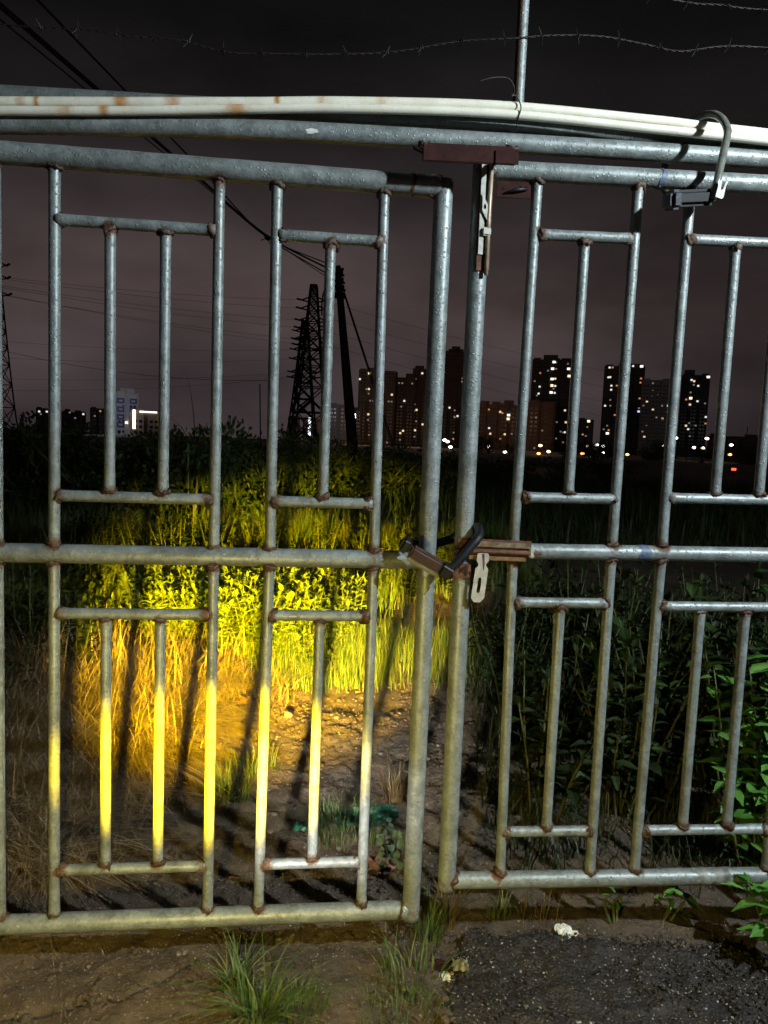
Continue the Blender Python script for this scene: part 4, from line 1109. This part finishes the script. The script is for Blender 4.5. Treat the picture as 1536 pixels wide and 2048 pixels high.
# sparse seedlings and litter on the soil
field(1500, (-1.5, 0.6, 1.55, 3.2), 0.035, 0.0026, 0.7, M_GRASS2, 'sparse_sprouts', 'sparse sprouts dotted over the bare soil', 26, lambda x, y: np.clip(2.2 * vnoise(x, y, 3.3), 0, 1))
field(700, (0.2, 1.7, 2.0, 2.4), 0.05, 0.0028, 0.8, M_TAWNY, 'roadside_wisps', 'thin dry wisps under the right leaf', 27, lambda x, y: 0.6 + 0 * x)
# far dark meadow
field(22000, (-14, 18, 9, 34), lambda x, y: 0.6 + 0.5 * (vnoise(x, y, 0.5) + 0.3), 0.03, 0.5, M_BUSH, 'meadow_grass', 'dark meadow grass stretching to the houses', 28, lambda x, y: 0.5 + vnoise(x, y, 0.8), None, (0.3, 1.0), 3)

def leaf_geo(base, d, nrm, L, W, droop):
    d = d.normalized(); s = d.cross(nrm).normalized(); nn = s.cross(d)
    P = lambda t, w, lift: base + d * (L * t) + s * (W * w) + nn * (lift * W) - Vector((0, 0, droop * L * t * t))
    V = [P(0, 0, 0), P(.28, .46, .16), P(.28, 0, 0), P(.28, -.46, .16), P(.62, .40, .14), P(.62, 0, 0), P(.62, -.40, .14), P(1, 0, 0)]
    return V, [(0, 1, 2), (0, 2, 3), (1, 4, 5, 2), (2, 5, 6, 3), (4, 7, 5), (5, 7, 6)]
def herb_mesh(seed, H, stems, spread, L, W, per, whorl=False):
    r = random.Random(seed)
    sm = MB(); lm = MB(); tint = []
    for s in range(stems):
        a = r.uniform(0, 6.28); q = r.uniform(0, spread)
        b0 = Vector((q * 0.4 * math.cos(a), q * 0.4 * math.sin(a), -0.02))
        hh = H * r.uniform(0.55, 1.0)
        tip = b0 + Vector((q * math.cos(a) + r.uniform(-.04, .04), q * math.sin(a) + r.uniform(-.04, .04), hh))
        mid = b0.lerp(tip, 0.5) + Vector((r.uniform(-.03, .03), r.uniform(-.03, .03), 0.02))
        path = [b0, mid, tip]
        sm.tube(smooth_path(path, 3), [0.005, 0.005, 0.0045, 0.004, 0.0035, 0.003, 0.002], 5, False)
        pp = smooth_path(path, 8)
        for k in range(per):
            t = (k + 0.6) / per
            t = 0.18 + 0.82 * t
            p = pp[min(len(pp) - 1, int(t * (len(pp) - 1)))]
            an = k * 2.4 + r.uniform(-.5, .5)
            el = r.uniform(0.0, 0.7) + (0.7 if t > 0.9 else 0)
            d = Vector((math.cos(an) * math.cos(el), math.sin(an) * math.cos(el), math.sin(el)))
            n = Vector((r.uniform(-.35, .35), r.uniform(-.35, .35), 1))
            l = L * r.uniform(0.6, 1.15) * (1.0 - 0.35 * t)
            V, Fc = leaf_geo(p, d, n, l, l * W * r.uniform(.85, 1.15), r.uniform(0.05, 0.45))
            lm.add(V, Fc); tint += [r.random()] * 8
    return mesh('stem', sm.V, sm.F, M_STEM, True), (lm, tint)
def variants(n, mat, **kw):
    out = []
    for i in range(n):
        s, (lm, tint) = herb_mesh(kw.pop('seed', 0) + i * 17 + 3, **kw)
        out.append((s, mesh('foliage', lm.V, lm.F, mat, False, {'tint': tint})))
    return out
def plant(var, x, y, sc, label, group, name='leafy_herb', cat='plant', sz=1.0):
    s, f = var
    o = empty(name, (x, y, float(gh(x, y)) - 0.01), rnd.uniform(0, 6.28)); o.scale = (sc, sc, sc * sz)
    tag(o, label, cat, group)
    link(bpy.data.objects.new('stem', s), o); link(bpy.data.objects.new('foliage', f), o)
    return o
HV = variants(5, M_LEAF, H=0.52, stems=10, spread=0.20, L=0.10, W=0.38, per=26)
HD = variants(3, M_LEAFD, H=0.7, stems=8, spread=0.24, L=0.13, W=0.40, per=16)
n = 0
r2 = random.Random(5)
for k in range(400):                      # the lit bank of herbs
    x = r2.uniform(-2.3, -0.20); y = 4.55 + 1.7 * r2.random() ** 1.3
    if offp(x, y) > -0.50 or n >= 90: continue
    if x > -1.7 or r2.random() < 0.4:
        plant(HV[n % 5], x, y, r2.uniform(0.70, 1.08), 'bright leafy herb in the lit bank beyond the path', 'leafy herbs in the lit bank'); n += 1
for k in range(34):                       # herbs behind, in the dimmer grass
    x = r2.uniform(-3.4, 1.0); y = r2.uniform(6.3, 8.6)
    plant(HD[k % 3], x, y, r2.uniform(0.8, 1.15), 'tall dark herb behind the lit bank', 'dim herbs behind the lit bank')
for k in range(16):                       # left edge
    x = r2.uniform(-2.7, -1.6); y = r2.uniform(3.0, 4.8)
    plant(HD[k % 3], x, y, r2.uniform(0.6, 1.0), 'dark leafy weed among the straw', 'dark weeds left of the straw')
for k in range(60):                       # right of the path, dark
    x = r2.uniform(0.55, 2.6); y = r2.uniform(2.75, 5.4)
    if offp(x, y) < 0.55: continue
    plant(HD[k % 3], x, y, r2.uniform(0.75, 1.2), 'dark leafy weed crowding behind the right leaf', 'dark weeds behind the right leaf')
# glossy bush at the right edge: individual leaves
LM = []
for i in range(5):
    V, Fc = leaf_geo(Vector((0, 0, 0)), Vector((1, 0, 0)), Vector((0, 0, 1)), 1.0, 0.42 + 0.03 * i, 0.12 + 0.07 * i)
    LM.append(mesh('leaf', V, Fc, M_LEAFB, False, {'tint': [0.1 + 0.17 * i] * 8}))
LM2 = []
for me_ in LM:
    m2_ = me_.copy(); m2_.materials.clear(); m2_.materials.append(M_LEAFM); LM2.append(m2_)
def leafy_bush(x, y, H, stems, spread, nleaf, L, label, seed, lean=(0, 0), LM=LM):
    r = random.Random(seed)
    z0 = float(gh(x, y))
    root = empty('glossy_bush', (x, y, z0)); tag(root, label, 'bush')
    cnt = 0
    for s in range(stems):
        a = r.uniform(0, 6.28); q = spread * math.sqrt(r.random())
        tip = Vector((q * math.cos(a) + lean[0], q * math.sin(a) * 0.7 + lean[1], H * r.uniform(0.45, 1.0)))
        path = smooth_path([Vector((q * .2 * math.cos(a), q * .2 * math.sin(a), -0.03)), tip * 0.55 + Vector((r.uniform(-.04, .04), r.uniform(-.04, .04), .04)), tip], 6)
        V, Fc = tube(path, list(np.linspace(0.006, 0.0025, len(path))), 5); mobj('stem', V, Fc, M_STEM, root, True)
        per = nleaf // stems
        for k in range(per):
            t = 0.15 + 0.85 * (k + 0.7) / per
            p = path[min(len(path) - 1, int(t * (len(path) - 1)))]
            o = bpy.data.objects.new('leaf', LM[r.randrange(5)])
            o.location = p + Vector((r.uniform(-.012, .012), r.uniform(-.012, .012), r.uniform(-.012, .012)))
            l = L * r.uniform(0.55, 1.2); o.scale = (l, l, l)
            o.rotation_euler = (r.uniform(-.5, .5), r.uniform(-0.75, 0.35), k * 2.4 + r.uniform(-.5, .5))
            link(o, root); cnt += 1
leafy_bush(1.38, 2.50, 0.86, 20, 0.26, 300, 0.112, 'bright glossy green bush pressing against the right end of the gate', 3)
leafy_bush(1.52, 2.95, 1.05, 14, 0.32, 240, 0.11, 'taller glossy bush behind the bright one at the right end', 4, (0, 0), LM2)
leafy_bush(1.16, 3.05, 0.85, 12, 0.28, 200, 0.10, 'glossy bush with shade-toned leaves between the dark weeds and the bright bush', 5, (0, 0), LM2)
leafy_bush(1.27, 2.02, 0.26, 9, 0.13, 70, 0.09, 'low glossy sprig reaching past the taped bottom rail', 6, (-0.05, 0))
leafy_bush(0.80, 2.20, 0.07, 3, 0.03, 9, 0.05, 'tiny green seedling at the asphalt edge', 7)
leafy_bush(0.97, 2.24, 0.07, 3, 0.08, 14, 0.05, 'low dark seedlings in the shade of the bottom rail', 8)
# pale round-leaved weed by the netting
rl = empty('round_leaf_weed', (0.07, 2.47, gz(0.07, 2.47))); tag(rl, 'pale round-leaved weed beside the left latch stile', 'weed')
bm = bmesh.new(); bmesh.ops.create_circle(bm, cap_ends=True, radius=1, segments=9)
for v in bm.verts: v.co.z = 0.25 * v.co.x * v.co.x
me = bpy.data.meshes.new('leaf'); bm.to_mesh(me); bm.free(); me.materials.append(foliage('round_leaves', [(0.06, 0.10, 0.04), (0.10, 0.14, 0.06)]))
at = me.attributes.new('tint', 'FLOAT', 'POINT'); at.data.foreach_set('value', [0.4] * len(me.vertices))
for k in range(26):
    o = bpy.data.objects.new('leaf', me); s = rnd.uniform(0.010, 0.018); o.scale = (s, s, s)
    o.location = (rnd.uniform(-.05, .05), rnd.uniform(-.05, .05), rnd.uniform(0.01, 0.15)); o.rotation_euler = (rnd.uniform(0.1, 1.2), rnd.uniform(-.6, .6), rnd.uniform(-.8, .8)); link(o, rl)
mb = MB()
for k in range(7): mb.tube([(0, 0, -.01), (rnd.uniform(-.05, .05), rnd.uniform(-.05, .05), rnd.uniform(.06, .15))], 0.0015, 5)
mb.obj('stem', M_STEM, rl)

# bushes along the dark skyline
def bush_mesh(seed, n, L):
    r = random.Random(seed); lm = MB(); tint = []
    cl = [(Vector((r.gauss(0, .42), r.gauss(0, .42), r.uniform(.15, .92))), r.uniform(.14, .30)) for _ in range(24)]
    for k in range(n):
        c, q = cl[k % 24]
        v = Vector((r.gauss(0, 1), r.gauss(0, 1), r.gauss(0, 1))); v.normalize()
        p = c + v * q * r.uniform(0.5, 1.0)
        if p.z < 0: p.z = 0.02
        d = (v + Vector((r.uniform(-.6, .6), r.uniform(-.6, .6), r.uniform(-.2, .6)))).normalized()
        V, Fc = leaf_geo(p, d, Vector((r.uniform(-1, 1), r.uniform(-1, 1), 1)), L * r.uniform(.6, 1.2), L * 0.5, 0.2)
        lm.add(V, Fc); tint += [r.random()] * 8
    sm = MB()
    for k in range(8):
        c = cl[k][0]; sm.tube([(c.x * .1, c.y * .1, -.03), (c.x * .6, c.y * .6, c.z * .55), tuple(c)], [0.03, 0.02, 0.008], 5)
    return mesh('stem', sm.V, sm.F, M_STEM, True), mesh('foliage', lm.V, lm.F, M_BUSH, False, {'tint': tint})
BV = [bush_mesh(i * 9 + 1, 1500, 0.085) for i in range(3)]
def bush(x, y, h, w, label, group=None, k=0, name='scrub_bush', cat='bush'):
    o = empty(name, (x, y, float(gh(x, y)) - 0.05), rnd.uniform(0, 6)); o.scale = (w, w, h)
    tag(o, label, cat, group)
    link(bpy.data.objects.new('stem', BV[k % 3][0]), o); link(bpy.data.objects.new('foliage', BV[k % 3][1]), o)
bush(-2.45, 9.2, 1.55, 1.0, 'leafy bush with dry reeds rising above the scrub', None, 0)
sky_b = [(-8.6, 15.5, 1.85, 1.5), (-7.4, 15, 1.65, 1.4), (-6.3, 14.5, 1.62, 1.4), (-5.2, 13.5, 1.66, 1.3), (-4.3, 13, 1.62, 1.2), (-3.4, 12.0, 1.7, 1.1), (-1.9, 11.5, 1.72, 1.0), (-3.0, 16, 1.72, 1.3), (-1.5, 15.5, 1.66, 1.2), (-0.4, 17, 1.62, 1.3), (0.5, 19, 1.55, 1.4), (1.6, 22, 1.45, 1.6), (-10.5, 19, 1.7, 1.8), (3.2, 27, 1.3, 2.0), (5.2, 32, 1.25, 2.2), (8.5, 36, 1.2, 2.4), (12, 40, 1.25, 2.6)]
for k, (x, y, h, w) in enumerate(sky_b): bush(x, y, h * 0.9, w, 'dark scrub bush on the skyline beyond the grass', 'scrub bushes on the skyline', k)
for k in range(18):
    x = 18 + k * 5.2 + r2.uniform(-1.5, 1.5); y = 150 + r2.uniform(-20, 25)
    bush(x, y, r2.uniform(2.0, 4.6), r2.uniform(3, 5), 'small dark tree along the far road', 'small trees along the far road', k, 'roadside_tree', 'tree')
# dry reeds over the bush
V, Fc, tint = blades(7, np.array([[0, 0, 1.35], [.08, 0, 1.4], [-.05, 0.02, 1.35], [.2, 0, 1.4], [-.2, 0, 1.3], [.28, 0.05, 1.35], [.12, 0, 1.3]]), np.array([.72, .95, .62, .5, .55, .4, .5]), np.full(7, .022), np.array([.75, .15, .8, .3, .7, .5, .2]), 3, 8, np.array([3.1, 2.8, 2.9, 0.4, 3.3, 0.2, 3.0]))
o = mobj('reed_stalks', V, Fc, foliage('dry_reed', [(0.05, 0.04, 0.025), (0.08, 0.06, 0.04)]), None, False, {'tint': tint}); o.location = (-2.47, 9.0, 0.0)
V2, F2 = tube([(0.02, 0, 0), (0.0, 0, 1.4)], 0.012, 6)
mobj('reed_stem', V2, F2, M_STEM, o); tag(o, 'bent dry reeds rising out of the bush', 'reeds')

# ------------------------------------------------------------------ stones, gravel, litter
def rock_mesh(seed, mat, name='stone'):
    r = random.Random(seed); bm = bmesh.new(); bmesh.ops.create_icosphere(bm, subdivisions=1, radius=1)
    for v in bm.verts: v.co *= r.uniform(.75, 1.15); v.co.z *= 0.6
    me = bpy.data.meshes.new(name); bm.to_mesh(me); bm.free(); me.materials.append(mat); return me
RK = [rock_mesh(i, M_STONE) for i in range(5)]
def stone(x, y, s, label=None, group='loose stones on the soil'):
    o = bpy.data.objects.new('stone', RK[rnd.randrange(5)]); o.location = (x, y, gz(x, y) + s * 0.25); o.scale = (s, s * rnd.uniform(.6, 1), s * rnd.uniform(.6, 1)); o.rotation_euler = (0, 0, rnd.uniform(0, 6)); link(o)
    tag(o, label or 'small loose stone lying on the dirt path', 'stone', group)
stone(-0.475, 3.75, 0.035, 'palest fist-sized stone on the dirt path', None)
for k in range(46):
    y = rnd.uniform(2.4, 4.4); stone(pathx(y) + rnd.uniform(-.45, .45), y, rnd.uniform(0.006, 0.017))
for k in range(26): stone(rnd.uniform(-1.0, 0.2), rnd.uniform(1.65, 2.1), rnd.uniform(0.004, 0.010), 'tiny pebble on the soil before the left leaf', 'pebbles before the left leaf')
# fine gravel: nobody could count it
GV = []; GF = []
ico = rock_mesh(77, M_STONE, 'grit'); iv = np.array([v.co[:] for v in ico.vertices]); itri = np.array([p.vertices[:] for p in ico.polygons])
r3 = np.random.default_rng(8)
ng = 2600
xs = np.concatenate([r3.uniform(-1.1, 0.25, 900), r3.uniform(0.2, 1.7, 900), r3.uniform(-0.6, 0.6, 800)]); ys = np.concatenate([r3.uniform(1.55, 2.4, 900), r3.uniform(1.55, 2.1, 900), r3.uniform(2.3, 4.6, 800)])
ss = np.concatenate([r3.uniform(.0012, .0038, 1800), r3.uniform(.002, .006, 800)])
zs = np.array([gz(a, b) for a, b in zip(xs, ys)])
GVa = (iv[None] * ss[:, None, None] * r3.uniform(.7, 1.2, (ng, 1, 3)) + np.stack([xs, ys, zs + ss * .3], 1)[:, None]).reshape(-1, 3)
GFa = (itri[None] + (np.arange(ng) * len(iv))[:, None, None]).reshape(-1, 3)
def scatter(name, n, boxes, smin, smax, mat, label, cat, seed, power=2.2, inside=None):
    r = np.random.default_rng(seed)
    x = []; y = []
    for b in boxes: x.append(r.uniform(b[0], b[1], n)); y.append(r.uniform(b[2], b[3], n))
    x = np.concatenate(x); y = np.concatenate(y)
    keep = r.random(len(x)) < np.clip(0.55 + 1.6 * vnoise(x, y, 3.1) + 0.9 * vnoise(x, y, 9), 0.08, 1)
    x, y = x[keep], y[keep]
    m = len(x); s_ = smin + (smax - smin) * r.random(m) ** power * 1.0
    z = np.array([gz(a_, b_) for a_, b_ in zip(x, y)])
    V_ = iv[None] * s_[:, None, None] * r.uniform(.65, 1.3, (m, 1, 3))
    an = r.uniform(0, 6.28, m); ca, sa = np.cos(an)[:, None], np.sin(an)[:, None]
    V_ = np.stack([V_[..., 0] * ca - V_[..., 1] * sa, V_[..., 0] * sa + V_[..., 1] * ca, V_[..., 2]], 2) + np.stack([x, y, z + s_ * 0.15], 1)[:, None]
    F_ = (itri[None] + (np.arange(m) * len(iv))[:, None, None]).reshape(-1, 3)
    return tag(mobj(name, V_.reshape(-1, 3), F_, mat), label, cat, None, 'stuff')
scatter('soil_clods', 7000, [(-1.3, 0.25, 1.5, 2.5), (-0.75, 0.65, 2.4, 4.7)], 0.0025, 0.016, M_SOIL, 'crumbly brown soil clods on the bare ground', 'soil', 61, 4.0)
scatter('asphalt_crumbs', 9000, [(0.22, 1.75, 1.5, 2.13)], 0.0016, 0.0085, M_ASPH, 'dark loose crumbs of broken asphalt', 'asphalt', 62, 3.0)
scatter('pale_grit', 1500, [(0.2, 1.7, 1.5, 2.2), (-1.1, 0.3, 1.5, 2.4)], 0.0010, 0.0042, M_STONE, 'pale grit scattered over asphalt and soil', 'grit', 63, 3.0)
rf_ = np.random.default_rng(64); nf_ = 1500
fx = np.concatenate([rf_.uniform(-1.3, 0.15, 600), rf_.uniform(-0.8, 0.6, 900)]); fy = np.concatenate([rf_.uniform(1.5, 2.6, 600), rf_.uniform(2.5, 4.6, 900)])
fz = np.array([gz(a_, b_) for a_, b_ in zip(fx, fy)]) + 0.002
V, Fc, tint = blades(nf_, np.stack([fx, fy, fz], 1), rf_.uniform(.012, .05, nf_), rf_.uniform(.001, .0024, nf_), rf_.uniform(2.0, 2.2, nf_), 64, 3)
tag(mobj('plant_fibres', V, Fc, M_TAWNY, None, False, {'tint': tint}), 'bits of dead grass lying on the soil', 'plant litter', None, 'stuff')
tag(mobj('gravel', GVa, GFa, M_STONE), 'fine gravel scattered over soil and asphalt', 'gravel', None, 'stuff')

def crumple(name, x, y, w, d, h, mat, label, cat, seed, n=14, rz=0.0):
    r = np.random.default_rng(seed)
    V = []
    for j in range(n + 1):
        for i in range(n + 1):
            u = i / n - .5; v = j / n - .5
            ed = 1 + 0.25 * (r.random() - .5)
            V.append((u * w * ed + 0.08 * w * (r.random() - .5) , v * d * ed + 0.08 * d * (r.random() - .5), h * (0.25 + 0.75 * r.random()) * (1 - 1.2 * max(abs(u), abs(v)) ** 2) + 0.004))
    Fc = [(j * (n + 1) + i, j * (n + 1) + i + 1, (j + 1) * (n + 1) + i + 1, (j + 1) * (n + 1) + i) for j in range(n) for i in range(n) if r.random() > 0.05 or (1 < i < n - 2 and 1 < j < n - 2)]
    o = mobj(name, V, Fc, mat, None, False); o.location = (x, y, gz(x, y)); o.rotation_euler = (0, 0, rz)
    md = o.modifiers.new('thickness', 'SOLIDIFY'); md.thickness = 0.002
    return tag(o, label, cat)
crumple('netting_rag', -0.02, 2.73, 0.24, 0.11, 0.04, M_NET, 'crumpled emerald green plastic netting on the path', 'netting', 1, 16, 0.25)
crumple('netting_rag', -0.26, 2.66, 0.085, 0.06, 0.03, M_NET, 'small detached scrap of emerald green netting', 'netting', 2, 8)
crumple('paper_scrap', 0.626, 2.15, 0.05, 0.06, 0.030, M_WHITE, 'crumpled white scrap at the asphalt edge', 'litter', 3, 8, 0.5)
crumple('wrapper', 0.235, 1.965, 0.045, 0.035, 0.018, M_WHITE, 'torn white wrapper beside the brown litter', 'litter', 4, 7)
crumple('wrapper', 0.275, 1.97, 0.045, 0.045, 0.022, M_OLIVE, 'dull yellow wrapper by the asphalt corner', 'litter', 5, 7)
crumple('wrapper', 0.245, 2.00, 0.09, 0.05, 0.016, M_PRIMER, 'flattened brown carton piece by the asphalt corner', 'litter', 6, 7)
crumple('clear_wrapper', 0.145, 2.42, 0.05, 0.06, 0.03, M_ZINC, 'shiny crumpled foil beside the latch stile', 'litter', 7, 7)
crumple('dead_leaf', -0.715, 3.79, 0.11, 0.07, 0.07, M_BROWN, 'crumpled dark brown leaf beside the straw', 'litter', 8, 6)
crumple('paper_scrap', -1.19, 2.36, 0.05, 0.03, 0.02, M_WHITE, 'small pale scrap lying in the straw', 'litter', 9, 6)
crumple('brick_shard', 0.04, 2.44, 0.09, 0.07, 0.04, M_TILE, 'reddish broken shard beside the bottom of the latch stile', 'rubble', 10, 6)
bd = bevel_box('wooden_board', (0.36, 0.03, 0.06), M_WOOD, None, (-1.42, 2.64, gz(-1.42, 2.64) + 0.03), (0, 0.03, 0.1), 0.004); tag(bd, 'old wooden board half buried in straw', 'board')
bd = bevel_box('wooden_board', (0.30, 0.035, 0.05), M_WOOD, None, (-1.44, 2.55, gz(-1.44, 2.55) + 0.02), (0, -0.02, 0.05), 0.004); tag(bd, 'second lower board in front of the buried one', 'board')
